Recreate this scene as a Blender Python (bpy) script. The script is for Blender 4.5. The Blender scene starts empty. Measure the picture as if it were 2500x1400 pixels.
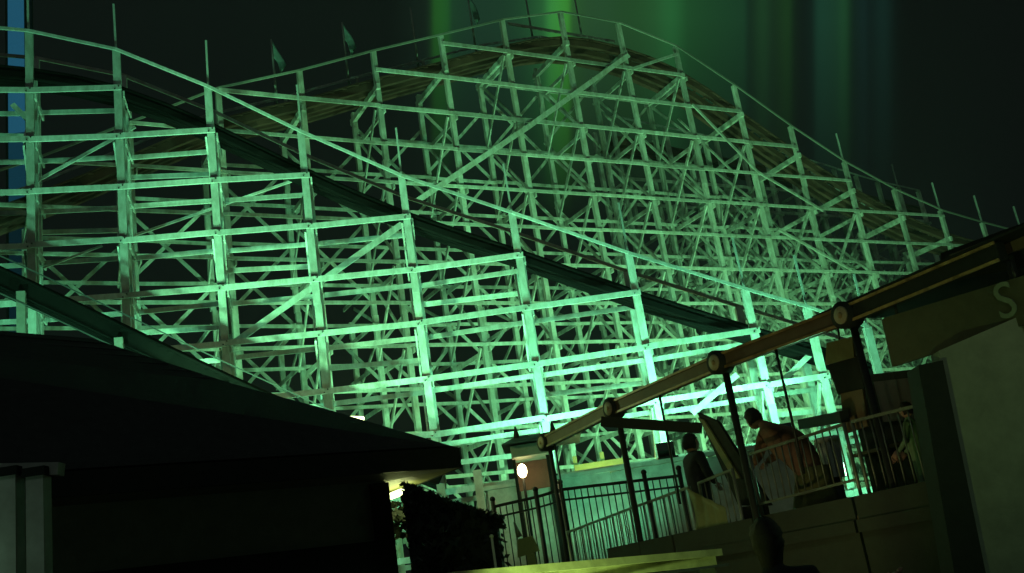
import bpy, bmesh, math, random
from mathutils import Vector, Matrix
random.seed(7)
R = math.radians

# ------------------------------------------------------------------ camera
EYE = Vector((0, 0, 1.6))
F, PITCH, ROLL = 2518.1, R(16.831), R(-8.782)      # focal length in pixels of the 2500 px wide photo
FW = Vector((0, math.cos(PITCH), math.sin(PITCH)))
UP0 = Vector((0, -math.sin(PITCH), math.cos(PITCH)))
IR = math.cos(ROLL) * Vector((1, 0, 0)) + math.sin(ROLL) * UP0
IU = -math.sin(ROLL) * Vector((1, 0, 0)) + math.cos(ROLL) * UP0
scn = bpy.context.scene
COL = scn.collection
cam = bpy.data.cameras.new('camera')
cam.sensor_width = 36; cam.lens = F / 2500 * 36; cam.clip_end = 2000; cam.clip_start = 0.1
camo = bpy.data.objects.new('camera', cam)
camo.matrix_world = Matrix(((IR.x, IU.x, -FW.x, EYE.x), (IR.y, IU.y, -FW.y, EYE.y), (IR.z, IU.z, -FW.z, EYE.z), (0, 0, 0, 1)))
COL.objects.link(camo); scn.camera = camo

# ------------------------------------------------------------------ night sky
w = bpy.data.worlds.new('World'); scn.world = w; w.use_nodes = True
nt = w.node_tree; nt.nodes.clear()
def N(tree, t, **kw):
    n = tree.nodes.new(t)
    for k, v in kw.items(): setattr(n, k, v)
    return n
def srgb(r, g, b):
    f = lambda c: (c / 255 / 12.92) if c / 255 <= .04045 else ((c / 255 + .055) / 1.055) ** 2.4
    return (f(r), f(g), f(b), 1)
wo = N(nt, 'ShaderNodeOutputWorld'); bgn = N(nt, 'ShaderNodeBackground'); bgn.inputs[1].default_value = 1
sky = N(nt, 'ShaderNodeTexSky', sky_type='NISHITA'); sky.sun_disc = False; sky.sun_elevation = R(-8); sky.sun_rotation = R(200)
tc = N(nt, 'ShaderNodeTexCoord')
def dotn(vec):
    n = N(nt, 'ShaderNodeVectorMath', operation='DOT_PRODUCT'); n.inputs[1].default_value = vec
    nt.links.new(tc.outputs['Generated'], n.inputs[0]); return n.outputs['Value']
def mth(op, a, b=None, clamp=False):
    n = N(nt, 'ShaderNodeMath', operation=op); n.use_clamp = clamp
    for i, v in enumerate((a, b)):
        if v is None: continue
        if isinstance(v, (int, float)): n.inputs[i].default_value = v
        else: nt.links.new(v, n.inputs[i])
    return n.outputs[0]
# green lens-smear streaks painted into the sky colour: bands round a slightly tilted pole
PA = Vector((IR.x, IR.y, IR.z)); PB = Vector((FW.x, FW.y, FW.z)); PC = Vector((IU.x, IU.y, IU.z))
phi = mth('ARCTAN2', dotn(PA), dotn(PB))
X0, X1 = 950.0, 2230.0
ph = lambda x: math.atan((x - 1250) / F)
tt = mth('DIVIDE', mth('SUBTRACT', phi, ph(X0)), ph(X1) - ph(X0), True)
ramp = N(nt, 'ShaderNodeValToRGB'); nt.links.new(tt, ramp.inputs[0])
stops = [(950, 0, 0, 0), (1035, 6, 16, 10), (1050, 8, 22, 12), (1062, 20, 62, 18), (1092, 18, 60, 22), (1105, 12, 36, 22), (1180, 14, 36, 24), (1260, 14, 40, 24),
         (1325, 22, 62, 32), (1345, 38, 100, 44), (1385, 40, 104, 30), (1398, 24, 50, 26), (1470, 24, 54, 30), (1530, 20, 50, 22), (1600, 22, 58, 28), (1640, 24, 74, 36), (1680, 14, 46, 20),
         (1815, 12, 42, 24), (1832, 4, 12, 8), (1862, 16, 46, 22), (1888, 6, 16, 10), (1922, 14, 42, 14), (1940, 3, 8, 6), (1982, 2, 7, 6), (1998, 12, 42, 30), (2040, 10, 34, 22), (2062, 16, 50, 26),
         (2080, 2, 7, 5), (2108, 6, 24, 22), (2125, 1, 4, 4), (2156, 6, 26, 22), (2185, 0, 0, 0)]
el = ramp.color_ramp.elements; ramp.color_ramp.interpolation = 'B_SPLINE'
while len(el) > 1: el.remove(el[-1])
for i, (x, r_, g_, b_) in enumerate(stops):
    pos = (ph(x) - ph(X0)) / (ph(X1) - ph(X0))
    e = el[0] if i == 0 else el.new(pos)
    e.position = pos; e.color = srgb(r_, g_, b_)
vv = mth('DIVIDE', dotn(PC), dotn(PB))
fade = mth('MULTIPLY', mth('ADD', vv, -0.06), 1 / 0.20, True)          # painted streaks thin out towards the ground
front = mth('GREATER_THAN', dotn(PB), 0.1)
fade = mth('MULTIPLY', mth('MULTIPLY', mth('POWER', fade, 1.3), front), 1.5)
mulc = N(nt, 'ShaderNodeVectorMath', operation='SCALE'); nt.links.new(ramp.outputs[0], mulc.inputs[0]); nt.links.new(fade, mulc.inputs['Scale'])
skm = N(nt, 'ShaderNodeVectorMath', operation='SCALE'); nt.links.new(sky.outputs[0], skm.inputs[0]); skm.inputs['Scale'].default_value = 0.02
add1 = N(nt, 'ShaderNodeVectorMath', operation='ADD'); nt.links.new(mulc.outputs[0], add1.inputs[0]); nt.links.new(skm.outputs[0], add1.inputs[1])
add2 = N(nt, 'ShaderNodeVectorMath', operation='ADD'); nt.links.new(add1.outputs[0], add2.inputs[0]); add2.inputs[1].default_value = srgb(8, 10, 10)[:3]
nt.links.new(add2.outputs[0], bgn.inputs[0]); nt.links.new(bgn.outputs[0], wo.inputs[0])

sun = bpy.data.lights.new('moon', 'SUN'); sun.energy = 0.08; sun.angle = R(12); sun.color = (.75, 1, .85)
suno = bpy.data.objects.new('moon', sun); suno.rotation_euler = (R(38), R(8), R(-20)); COL.objects.link(suno)
vs = scn.view_settings
vs.view_transform = 'Standard'; vs.look = 'None'; vs.gamma = 1; vs.exposure = .28; vs.use_curve_mapping = False
GREEN = (.19, 1.0, .48); GREEN2 = (.26, 1.0, .41)

# ------------------------------------------------------------------ helpers
def V(*a): return Vector(a)
def ray(x, y): return FW + IR * ((x - 1250) / F) + IU * ((700 - y) / F)
def at_y(x, y, Y): d = ray(x, y); return EYE + d * (Y / d.y)
def at_h(x, y, h): d = ray(x, y); return EYE + d * (h / d.z)           # h above the eye
def pr(P):
    X = P - EYE; d = X.dot(FW); return 1250 + F * X.dot(IR) / d, 700 - F * X.dot(IU) / d, d
def z_at(X, Y, py):
    lo, hi = -1.6, 45.
    for _ in range(50):
        m = (lo + hi) / 2
        if pr(V(X, Y, m))[1] > py: lo = m
        else: hi = m
    return lo

def mat(name, col, rough=.6, metal=0., var=.25, nscale=6., stretch=(1, 1, 1), objvar=.15, bump=.15, dirt=None, emit=None, spec=.4):
    m = bpy.data.materials.new(name); m.use_nodes = True
    t = m.node_tree; b = t.nodes['Principled BSDF']
    b.inputs['Roughness'].default_value = rough; b.inputs['Metallic'].default_value = metal
    b.inputs['Specular IOR Level'].default_value = spec
    L = t.links.new
    geo = N(t, 'ShaderNodeNewGeometry')
    mp = N(t, 'ShaderNodeMapping'); mp.inputs['Scale'].default_value = stretch; L(geo.outputs['Position'], mp.inputs[0])
    nz = N(t, 'ShaderNodeTexNoise'); nz.inputs['Scale'].default_value = nscale; nz.inputs['Detail'].default_value = 6; nz.inputs['Roughness'].default_value = .65
    L(mp.outputs[0], nz.inputs[0])
    rp = N(t, 'ShaderNodeValToRGB'); rp.color_ramp.elements[0].position = .32; rp.color_ramp.elements[1].position = .68
    d = dirt or tuple(c * (1 - var) for c in col)
    rp.color_ramp.elements[0].color = (*d, 1); rp.color_ramp.elements[1].color = (*col, 1)
    L(nz.outputs['Fac'], rp.inputs[0])
    oi = N(t, 'ShaderNodeObjectInfo')
    mr = N(t, 'ShaderNodeMapRange'); mr.inputs['To Min'].default_value = 1 - objvar; mr.inputs['To Max'].default_value = 1
    L(oi.outputs['Random'], mr.inputs['Value'])
    sc = N(t, 'ShaderNodeVectorMath', operation='SCALE'); L(rp.outputs[0], sc.inputs[0]); L(mr.outputs[0], sc.inputs['Scale'])
    L(sc.outputs[0], b.inputs['Base Color'])
    if bump:
        n2 = N(t, 'ShaderNodeTexNoise'); n2.inputs['Scale'].default_value = nscale * 5; n2.inputs['Detail'].default_value = 4; L(mp.outputs[0], n2.inputs[0])
        bp = N(t, 'ShaderNodeBump'); bp.inputs['Strength'].default_value = bump; bp.inputs['Distance'].default_value = .02
        L(n2.outputs['Fac'], bp.inputs['Height']); L(bp.outputs[0], b.inputs['Normal'])
    if emit:
        b.inputs['Emission Color'].default_value = (*emit[0], 1); b.inputs['Emission Strength'].default_value = emit[1]
    return m

M = {
 'paint': mat('white_timber_paint', (.76, .77, .73), .5, nscale=3.6, objvar=.42, dirt=(.47, .45, .40), bump=.3, stretch=(1.6, 1.6, .7)),
 'paint_hill': mat('weathered_timber_paint', (.72, .70, .63), .6, nscale=3.0, objvar=.42, dirt=(.42, .37, .30), bump=.3, stretch=(1.6, 1.6, .7)),
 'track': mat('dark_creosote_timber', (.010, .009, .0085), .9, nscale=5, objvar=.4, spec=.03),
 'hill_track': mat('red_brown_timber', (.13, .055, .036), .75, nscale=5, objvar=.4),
 'steel': mat('worn_steel', (.30, .30, .29), .35, metal=.9, nscale=20, bump=.05),
 'pole': mat('grey_pole_paint', (.5, .5, .47), .5, nscale=10, objvar=.2),
 'flag': mat('teal_flag_cloth', (.30, .44, .40), .8, nscale=14, objvar=.2),
 'roof': mat('dark_roof_shingle', (.06, .06, .066), .9, nscale=9, objvar=.3, bump=.4, spec=.1),
 'wall': mat('dark_green_stucco', (.26, .28, .22), .85, nscale=4, bump=.3),
 'trim': mat('black_green_trim', (.022, .026, .022), .7, nscale=8, spec=.2),
 'iron': mat('black_iron', (.02, .022, .02), .45, metal=.3, nscale=30, bump=.1),
 'iron_grey': mat('grey_iron', (.12, .12, .115), .5, metal=.3, nscale=20, bump=.05),
 'grey_rail': mat('weathered_grey_rail', (.34, .32, .27), .7, nscale=8, objvar=.4),
 'picket': mat('grey_green_rail', (.20, .21, .16), .4, metal=.4, nscale=20, bump=.05),
 'gold': mat('ochre_beam_paint_and_glint', (.48, .34, .13), .38, nscale=5, objvar=.1, dirt=(.14, .09, .035)),
 'hub': mat('cream_medallion', (.42, .36, .22), .5, nscale=30),
 'brown': mat('brown_fascia_panel', (.16, .115, .06), .6, nscale=5, objvar=.2),
 'olive': mat('olive_panel', (.22, .23, .09), .6, nscale=6, objvar=.1),
 'guard': mat('pale_guard_board', (.55, .57, .52), .6, nscale=3, objvar=.15, dirt=(.34, .34, .3)),
 'guard_y': mat('pale_yellow_paint', (.56, .55, .34), .55, nscale=5, objvar=.1, dirt=(.36, .35, .2)),
 'skirt': mat('dark_green_skirt_paint', (.032, .04, .024), .75, nscale=5, bump=.2),
 'conc': mat('dark_concrete', (.13, .13, .12), .9, nscale=2.2, bump=.4),
 'asphalt': mat('asphalt', (.05, .05, .05), .92, nscale=8, bump=.5),
 'lamp_g': mat('green_flood_lens', (.6, .9, .7), .3, emit=((.35, 1, .55), 14), bump=0),
 'lamp_w': mat('warm_lamp_glass', (1, .85, .6), .3, emit=((1, .78, .38), 16), bump=0),
 'lamp_y': mat('yellow_soffit_lamp', (1, .95, .6), .3, emit=((.9, 1, .42), 5), bump=0),
 'lamp_d': mat('dim_lamp', (.8, .8, .8), .3, emit=((.8, .95, .9), .22), bump=0),
 'blue': mat('blue_led_panel', (.02, .03, .04), .4, emit=((.06, .42, .72), .15), bump=0),
 'blue_mid': mat('blue_led_panel_dim', (.02, .03, .04), .4, emit=((.05, .40, .66), .06), bump=0),
 'blue_low': mat('blue_led_panel_low', (.02, .03, .04), .4, emit=((.05, .38, .62), .02), bump=0),
 'jacket': mat('brown_jacket', (.26, .13, .08), .9, nscale=12, bump=.3),
 'olivecloth': mat('olive_skirt', (.12, .12, .045), .9, nscale=12, bump=.3),
 'darkcloth': mat('dark_cloth', (.02, .021, .024), .9, nscale=12, bump=.3),
 'greycloth': mat('grey_shirt', (.10, .10, .10), .9, nscale=12, bump=.3),
 'greencloth': mat('pale_green_shirt', (.22, .34, .2), .9, nscale=12, bump=.3),
 'hair': mat('dark_hair', (.018, .012, .009), .6, nscale=40, bump=.5),
 'skin': mat('skin', (.38, .22, .15), .55, nscale=20, var=.1, bump=.05),
 'leaf': mat('dark_leaf', (.014, .022, .011), .6, nscale=10, objvar=.4),
 'sign': mat('dark_olive_signboard', (.085, .085, .045), .6, nscale=7),
 'letter_dim': mat('worn_letter', (.088, .090, .052), .6, nscale=9),
 'letter': mat('faded_pale_letter', (.20, .25, .17), .6, nscale=9),
}
CUBES = {}
def cube(m):
    if m not in CUBES:
        me = bpy.data.meshes.new('timber_' + m)
        v = [(x, y, z) for x in (-.5, .5) for y in (-.5, .5) for z in (-.5, .5)]
        me.from_pydata(v, [], [(0, 1, 3, 2), (4, 6, 7, 5), (0, 4, 5, 1), (2, 3, 7, 6), (0, 2, 6, 4), (1, 5, 7, 3)])
        me.materials.append(M[m]); CUBES[m] = me
    return CUBES[m]
def link(o, parent=None):
    COL.objects.link(o)
    if parent is not None: o.parent = parent
    return o
def tag(o, label=None, cat=None, group=None, kind=None):
    if label: o['label'] = label
    if cat: o['category'] = cat
    if group: o['group'] = group
    if kind: o['kind'] = kind
    return o
def thing(name, label, cat, loc=(0, 0, 0), group=None, rz=0):
    o = bpy.data.objects.new(name, None); o.location = loc; o.rotation_euler = (0, 0, rz); o.empty_display_size = .3
    link(o); tag(o, label, cat, group); return o
def bar_mat(p0, p1, wd, ht, up=V(0, 0, 1), roll=0.):
    """box from p0 to p1, wd across, ht along 'up'"""
    a = p1 - p0; L = a.length; a.normalize()
    s = a.cross(up)
    if s.length < 1e-4: s = a.cross(V(0, 1, 0))
    s.normalize(); t = s.cross(a)
    if roll: 
        q = Matrix.Rotation(roll, 3, a); s = q @ s; t = q @ t
    c = (p0 + p1) / 2
    return Matrix(((a.x * L, s.x * wd, t.x * ht, c.x), (a.y * L, s.y * wd, t.y * ht, c.y), (a.z * L, s.z * wd, t.z * ht, c.z), (0, 0, 0, 1)))
def bar(name, parent, p0, p1, wd, ht, m, up=V(0, 0, 1)):
    o = bpy.data.objects.new(name, cube(m)); link(o, parent)
    mw = bar_mat(p0, p1, wd, ht, up)
    o.matrix_basis = (parent_inv(parent) @ mw) if parent is not None else mw
    return o
def wm(o):
    m = Matrix.LocRotScale(o.location, o.rotation_euler, o.scale) if o.type == 'EMPTY' else o.matrix_basis.copy()
    return wm(o.parent) @ m if o.parent else m
def parent_inv(o): return wm(o).inverted()
def box(name, parent, lo, hi, m):
    lo, hi = Vector(lo), Vector(hi)
    return bar(name, parent, V(lo.x, (lo.y + hi.y) / 2, (lo.z + hi.z) / 2), V(hi.x, (lo.y + hi.y) / 2, (lo.z + hi.z) / 2), hi.y - lo.y, hi.z - lo.z, m)
def mesh(name, parent, verts, faces, m, smooth=False):
    """world-space vertices"""
    me = bpy.data.meshes.new(name); me.from_pydata([tuple(v) for v in verts], [], faces); me.materials.append(M[m])
    bm = bmesh.new(); bm.from_mesh(me); bmesh.ops.recalc_face_normals(bm, faces=bm.faces); bm.to_mesh(me); bm.free()
    if smooth:
        for p in me.polygons: p.use_smooth = True
    o = bpy.data.objects.new(name, me); link(o, parent)
    if parent is not None: o.matrix_basis = parent_inv(parent)
    return o
def bmobj(name, parent, bm, m, smooth=True):
    me = bpy.data.meshes.new(name); bm.to_mesh(me); bm.free(); me.materials.append(M[m])
    if smooth:
        for p in me.polygons: p.use_smooth = True
    o = bpy.data.objects.new(name, me); link(o, parent)
    if parent is not None: o.matrix_basis = parent_inv(parent)
    return o
def cyl_bm(bm, p0, p1, r0, r1=None, seg=10):
    r1 = r0 if r1 is None else r1
    a = (p1 - p0); L = a.length; q = a.to_track_quat('Z', 'Y')
    mtx = Matrix.Translation((p0 + p1) / 2) @ q.to_matrix().to_4x4()
    bmesh.ops.create_cone(bm, cap_ends=True, segments=seg, radius1=r0, radius2=r1, depth=L, matrix=mtx)
def rod(name, parent, p0, p1, r0, m, r1=None, seg=8):
    bm = bmesh.new(); cyl_bm(bm, p0, p1, r0, r1, seg); return bmobj(name, parent, bm, m)
def prism(name, parent, poly, off, m):
    """polygon (list of world points) extruded by vector off"""
    n = len(poly); vs_ = list(poly) + [p + off for p in poly]
    fs = [tuple(range(n))[::-1], tuple(range(n, 2 * n))] + [(i, (i + 1) % n, n + (i + 1) % n, n + i) for i in range(n)]
    return mesh(name, parent, vs_, fs, m)
def flood(label, pos, target, energy, col, angle=110, group='green floodlights at the foot of the coaster', size=.25, mount_z=0.):
    t = thing('floodlight', label, 'floodlight', (pos.x, pos.y, mount_z), group)
    d = (target - pos).normalized(); s = d.cross(V(0, 0, 1)).normalized()
    back = pos - d * .17
    bar('housing', t, back - d * .12, back + d * .12, .42, .3, 'iron')
    bar('lens', t, back + d * .121, back + d * .135, .38, .26, 'lamp_g')
    rod('stand', t, V(pos.x, pos.y, mount_z), V(back.x, back.y, back.z - .16), .045, 'iron')
    box('base_plate', t, (pos.x - .25, pos.y - .25, mount_z), (pos.x + .25, pos.y + .25, mount_z + .05), 'iron')
    lg = bpy.data.lights.new('flood_light', 'SPOT'); lg.energy = energy; lg.color = col; lg.spot_size = R(angle); lg.spot_blend = .6; lg.shadow_soft_size = size
    lo = bpy.data.objects.new('flood_light', lg); link(lo, t)
    lo.matrix_basis = parent_inv(t) @ (Matrix.Translation(pos + d * .05) @ (-d).to_track_quat('Z', 'Y').to_matrix().to_4x4())
    return t
def bulb(parent, pos, energy, col, size=.12):
    lg = bpy.data.lights.new('bulb_light', 'POINT'); lg.energy = energy; lg.color = col; lg.shadow_soft_size = size
    lo = bpy.data.objects.new('bulb_light', lg); link(lo, parent); lo.matrix_basis = parent_inv(parent) @ Matrix.Translation(pos)

# ------------------------------------------------------------------ ground
g = mesh('ground', None, [(-400, -100, 0), (400, -100, 0), (400, 700, 0), (-400, 700, 0)], [(0, 1, 2, 3)], 'asphalt'); tag(g, kind='structure')

# ------------------------------------------------------------------ timber trestles
def jit(a): return random.uniform(-a, a)
def perp(a): return V(-a.y, a.x, 0)
class Trestle:
    """collects members, then links the 300 of each kind that show largest as parts and joins the rest"""
    def __init__(s, root): s.root = root; s.m = {}
    def add(s, name, p0, p1, wd, ht, m, up=V(0, 0, 1)):
        c = (p0 + p1) / 2; d = (c - EYE); x, y, dep = pr(c)
        seen = dep > 0 and -500 < x < 3000 and -500 < y < 1900
        s.m.setdefault(name, []).append(((p1 - p0).length * ht / dep ** 2 if seen else 0, p0, p1, wd, ht, m, up))
    def build(s, cap=300):
        for name, L in s.m.items():
            L.sort(key=lambda t: -t[0])
            for sc, p0, p1, wd, ht, m, up in L[:cap]: bar(name, s.root, p0, p1, wd, ht, m, up)
            rest = L[cap:]
            if rest:
                vs_, fs = [], []
                base = [v.co.copy() for v in cube(rest[0][5]).vertices]; bf = [tuple(p.vertices) for p in cube(rest[0][5]).polygons]
                for sc, p0, p1, wd, ht, m, up in rest:
                    k = len(vs_); mm = bar_mat(p0, p1, wd, ht, up)
                    vs_ += [mm @ v for v in base]; fs += [tuple(i + k for i in f_) for f_ in bf]
                o = mesh(name, s.root, vs_, fs, rest[0][5]); o['kind'] = 'stuff'

def interp(xs, ys, x):
    if x <= xs[0]: return ys[0] + (ys[1] - ys[0]) / (xs[1] - xs[0]) * (x - xs[0])
    for i in range(len(xs) - 1):
        if x <= xs[i + 1]: return ys[i] + (ys[i + 1] - ys[i]) * (x - xs[i]) / (xs[i + 1] - xs[i])
    return ys[-1] + (ys[-1] - ys[-2]) / (xs[-1] - xs[-2]) * (x - xs[-1])

def catmull(P, t):
    i = max(0, min(len(P) - 2, int(math.floor(t)))); u = t - i
    p1, p2 = P[i], P[i + 1]; p0 = P[i - 1] if i > 0 else p1 * 2 - p2; p3 = P[i + 2] if i + 2 < len(P) else p2 * 2 - p1
    return .5 * ((2 * p1) + (p2 - p0) * u + (2 * p0 - 5 * p1 + 4 * p2 - p3) * u * u + (3 * p1 - p0 - 3 * p2 + p3) * u ** 3)

def track(T, near, far, matname, rails='steel', thick=.26, tie=.5, walk=.55):
    """deck between two point lists (near edge, far edge): stringers, ties, walkways, running rails"""
    n = len(near)
    for i in range(n - 1):
        steps = 2
        for q in range(steps):
            a, b = i + q / steps, i + (q + 1) / steps
            na, nb, fa, fb = catmull(near, a), catmull(near, b), catmull(far, a), catmull(far, b)
            for fr, wd, ht, dz, nm in ((.10, .20, thick, -.17, 'stringer'), (.90, .20, thick, -.17, 'stringer'), (.42, .16, thick, -.17, 'stringer'), (.66, .16, thick, -.17, 'stringer')):
                T.add(nm, na.lerp(fa, fr) + V(0, 0, dz), nb.lerp(fb, fr) + V(0, 0, dz), wd, ht, matname)
            for fr in (.30, .72):
                T.add('running_rail', na.lerp(fa, fr) + V(0, 0, .10), nb.lerp(fb, fr) + V(0, 0, .10), .12, .14, rails)
            for fr in (.05, .17, .84, .95):
                T.add('walkway_plank', na.lerp(fa, fr) + V(0, 0, .025 + .003 * (q % 2)), nb.lerp(fb, fr) + V(0, 0, .025 + .003 * (q % 2)), .17, .045, matname)
        L = (near[i + 1] - near[i]).length; k = max(2, int(L / tie))
        for q in range(k):
            t = i + (q + .5) / k
            T.add('tie', catmull(near, t) + V(0, 0, -.015), catmull(far, t) + V(0, 0, -.015), .2, .035, matname)

# ---- front trestle: posts found from their ledgers in the photograph (metres, eye at origin)
FX = [-14.6, -12.43, -10.19, -7.77, -5.33, -2.66, .32, 3.36, 6.35, 7.95, 9.45]
FY = [24.55, 25.29, 25.89, 26.39, 26.93, 27.36, 27.50, 27.58, 27.60, 27.75, 27.85]
LV = [15.34, 13.85, 12.30, 10.75, 9.16, 7.60, 6.02, 4.51, 2.95, 1.4]      # ledger heights above the eye
RAILPX = [60, 80, 125, 215, 325, 432, 522, 620, 708, 752, 800]
FP = [V(x, y, 0) for x, y in zip(FX, FY)]
def fnorm(i):
    a = FP[max(0, i - 1)]; b = FP[min(len(FP) - 1, i + 1)]
    n_ = perp((b - a)); n_.normalize(); return n_ if n_.y > 0 else -n_
FN = [fnorm(i) for i in range(len(FP))]
FRAIL = [z_at(p.x, p.y, py) for p, py in zip(FP, RAILPX)]
WID = 1.12
front = thing('coaster_trestle', 'white timber coaster trestle in front, its dark track sloping down to the right', 'roller coaster', (FP[5].x, FP[5].y, 0))
T = Trestle(front)
near_deck, far_deck = [], []
for i, p in enumerate(FP):
    nrm = FN[i]; q = p + nrm * WID
    zr = FRAIL[i]; zd = zr - 1.12
    tang = V(nrm.y, -nrm.x, 0)
    # near post in two lapped lengths, doubled, then a short rail post above
    z0 = 0.
    seg = [0, 5.2 + jit(.5), 10.3 + jit(.5), zr]
    seg = [s_ for s_ in seg if s_ < zr - .5] + [zr]
    for j in range(len(seg) - 1):
        o = nrm * (.0 + .012 * (j % 2)) + tang * jit(.015)
        T.add('post', p + o + V(0, 0, seg[j]), p + o + V(0, 0, seg[j + 1]), .16, .20, 'paint', tang)
        if seg[j] < zd - .3:
            T.add('post', p + nrm * .24 + tang * (.10 + jit(.02)) + V(0, 0, max(0, seg[j] - .7)), p + nrm * .24 + tang * (.10 + jit(.02)) + V(0, 0, min(seg[j + 1] + .6, zd - .3)), .10, .12, 'paint', tang)
    T.add('post', q + V(0, 0, 0), q + V(0, 0, zr - .2), .18, .2, 'paint', tang)
    T.add('flag_pole', p + V(0, 0, zr - .3), p + tang * jit(.04) + V(0, 0, zr + 1.55), .055, .055, 'pole')
    near_deck.append(p + nrm * .12 + V(0, 0, zd)); far_deck.append(q - nrm * .28 + V(0, 0, zd - .02))
    # bent: cross ledgers and braces between near and far post
    zs = [1.6 + z for z in LV]
    for j, z in enumerate(zs):
        if z < zd - .1:
            T.add('ledger', p + tang * .15 + V(0, 0, z - .1), q + nrm * .2 + tang * .15 + V(0, 0, z - .1), .05, .18, 'paint')
            if z - 1.55 > 0:
                s_ = 1 if j % 2 else -1
                a, b = (p, q) if s_ > 0 else (q, p)
                T.add('brace', a - tang * .15 + V(0, 0, z - .1), b - tang * .15 + V(0, 0, z - 1.5), .05, .14, 'paint')
for i in range(len(FP) - 1):
    n0, n1 = FN[i], FN[i + 1]
    for j, z in enumerate(LV):
        z += 1.6
        # near face: ledger j ends at post j+1 (index shifted by the post left of the frame)
        if i + 1 <= j + 2:
            ext = (FP[i + 1] - FP[i]).normalized() * .12 if (i + 1 == j + 2) else V(0, 0, 0)
            off = -.145 - .008 * (i % 2)
            T.add('ledger', FP[i] + n0 * off + V(0, 0, z + jit(.02)), FP[i + 1] + ext + n1 * off + V(0, 0, z + jit(.02)), .055, .155, 'paint')
            # far row ledger, a hand lower, and a mid-height one
            T.add('ledger', FP[i] + n0 * (WID - .14) + V(0, 0, z - .12 + jit(.03)), FP[i + 1] + n1 * (WID - .14) + V(0, 0, z - .12 + jit(.03)), .05, .135, 'paint')
            if (i + j) % 3 == 0:
                T.add('ledger', FP[i] + n0 * (WID + .16) + V(0, 0, z - .62), FP[i + 1] + n1 * (WID + .16) + V(0, 0, z - .70), .05, .14, 'paint')
    for j, z in enumerate(LV):
        if i <= j + 2 and 1 <= i <= 9 and j < 8:
            for dx in (-.05, .05):
                b_ = FP[i] + FN[i] * -.185 + V(FN[i].y, -FN[i].x, 0) * dx + V(0, 0, z + 1.6 + (.04 if dx > 0 else -.04))
                T.add('bolt', b_, b_ - FN[i] * .025, .032, .032, 'iron')
    # handrails, near and far
    T.add('handrail', FP[i] - n0 * .14 + V(0, 0, FRAIL[i] - .02), FP[i + 1] - n1 * .14 + V(0, 0, FRAIL[i + 1] - .02), .05, .085, 'paint')
    T.add('handrail', FP[i] + n0 * (WID) + V(0, 0, FRAIL[i] - .15), FP[i + 1] + n1 * (WID) + V(0, 0, FRAIL[i + 1] - .15), .05, .10, 'paint_hill')
# long sway braces across the bays
def fpt(x, y, off=.2):
    """pixel -> point on the front trestle's near face"""
    d = ray(x, y)
    best = None
    for i in range(len(FP) - 1):
        a, b = FP[i], FP[i + 1]; n_ = perp(b - a).normalized()
        if n_.y < 0: n_ = -n_
        k = (a + n_ * off - EYE).dot(n_) / d.dot(n_); P = EYE + d * k
        t = (P - a).dot(b - a) / (b - a).length_squared
        if -.05 <= t <= 1.05: best = P
    return best if best is not None else EYE + d * (27.5 / d.y)
for (x0, y0, x1, y1, off, wd) in ((575, 835, 985, 545, .30, .17), (1690, 1010, 1800, 915, -.25, .16), (1905, 935, 1985, 860, .25, .15),
                                  (85, 445, 330, 310, .9, .09), (105, 655, 250, 600, .9, .06), (300, 585, 720, 440, 1.9, .07), (30, 255, 75, 300, .3, .14)):
    T.add('brace', fpt(x0, y0, off), fpt(x1, y1, off), .05, wd, 'paint')
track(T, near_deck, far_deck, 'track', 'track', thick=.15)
# lower track threading the left bays of the same trestle
lown, lowf = [], []
for i, py in zip(range(0, 6), (572, 684, 796, 918, 1035, 1150)):
    p = FP[i] - FN[i] * 1.35; q = FP[i] - FN[i] * .30; z = z_at(p.x, p.y, py)
    lown.append(V(p.x, p.y, z)); lowf.append(V(q.x, q.y, z))
    p2 = p - FN[i] * .1; tang = V(FN[i].y, -FN[i].x, 0)
    T.add('post', V(p2.x, p2.y, 0), V(p2.x, p2.y, z - .35), .18, .2, 'grey_rail', tang)
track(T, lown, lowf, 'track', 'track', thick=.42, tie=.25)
for i in range(5):
    T.add('handrail', lown[i] + V(0, 0, .38), lown[i + 1] + V(0, 0, .38), .025, .03, 'iron_grey')
    T.add('handrail', lown[i] + V(0, -.2, -.62), lown[i + 1] + V(0, -.2, -.62), .025, .03, 'iron_grey')
T.build()

# ---- hill trestle behind: straight line of bents, receding to the right
HB = V(-3.81, 33.99, 0); HU = V(15.06, 8.62, 0).normalized(); HN = perp(HU)
if HN.y < 0: HN = -HN
KS = list(range(-6, 14))
HRAILPX = {-6: 560, -5: 480, -4: 395, -3: 302, -2: 218, -1: 175, 0: 127, 1: 88, 2: 51, 3: 32, 4: 58, 5: 115, 6: 210, 7: 310, 8: 397, 9: 464, 10: 515, 11: 545, 12: 570, 13: 590}
def hp(k, off=0.): return HB + HU * (2.9 * k) + HN * off
HR = {k: z_at(hp(k).x, hp(k).y, HRAILPX[k]) for k in KS}
HW, DW = 2.6, 1.8                                               # far post row, far deck edge
hill = thing('coaster_trestle', 'tall dense white timber coaster hill behind, with a crest and red-brown track', 'roller coaster', (hp(3).x, hp(3).y, 0))
T = Trestle(hill)
LVL = [22.42 - 1.51 * j for j in range(15)]
nd, fd = [], []
def post_row(k, off, top, lean=0.):
    a = hp(k, off); b0 = hp(k, off + lean)
    cuts = [0, 6 + jit(.6), 12 + jit(.6), 17 + jit(.6)]
    cuts = [c_ for c_ in cuts if c_ < top - .6] + [top]
    for j in range(len(cuts) - 1):
        o = HU * (jit(.02) + .03 * (j % 2))
        T.add('post', b0.lerp(a, cuts[j] / top) + o + V(0, 0, cuts[j]), b0.lerp(a, cuts[j + 1] / top) + o + V(0, 0, cuts[j + 1]), .17, .185, 'paint_hill', HU)
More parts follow.
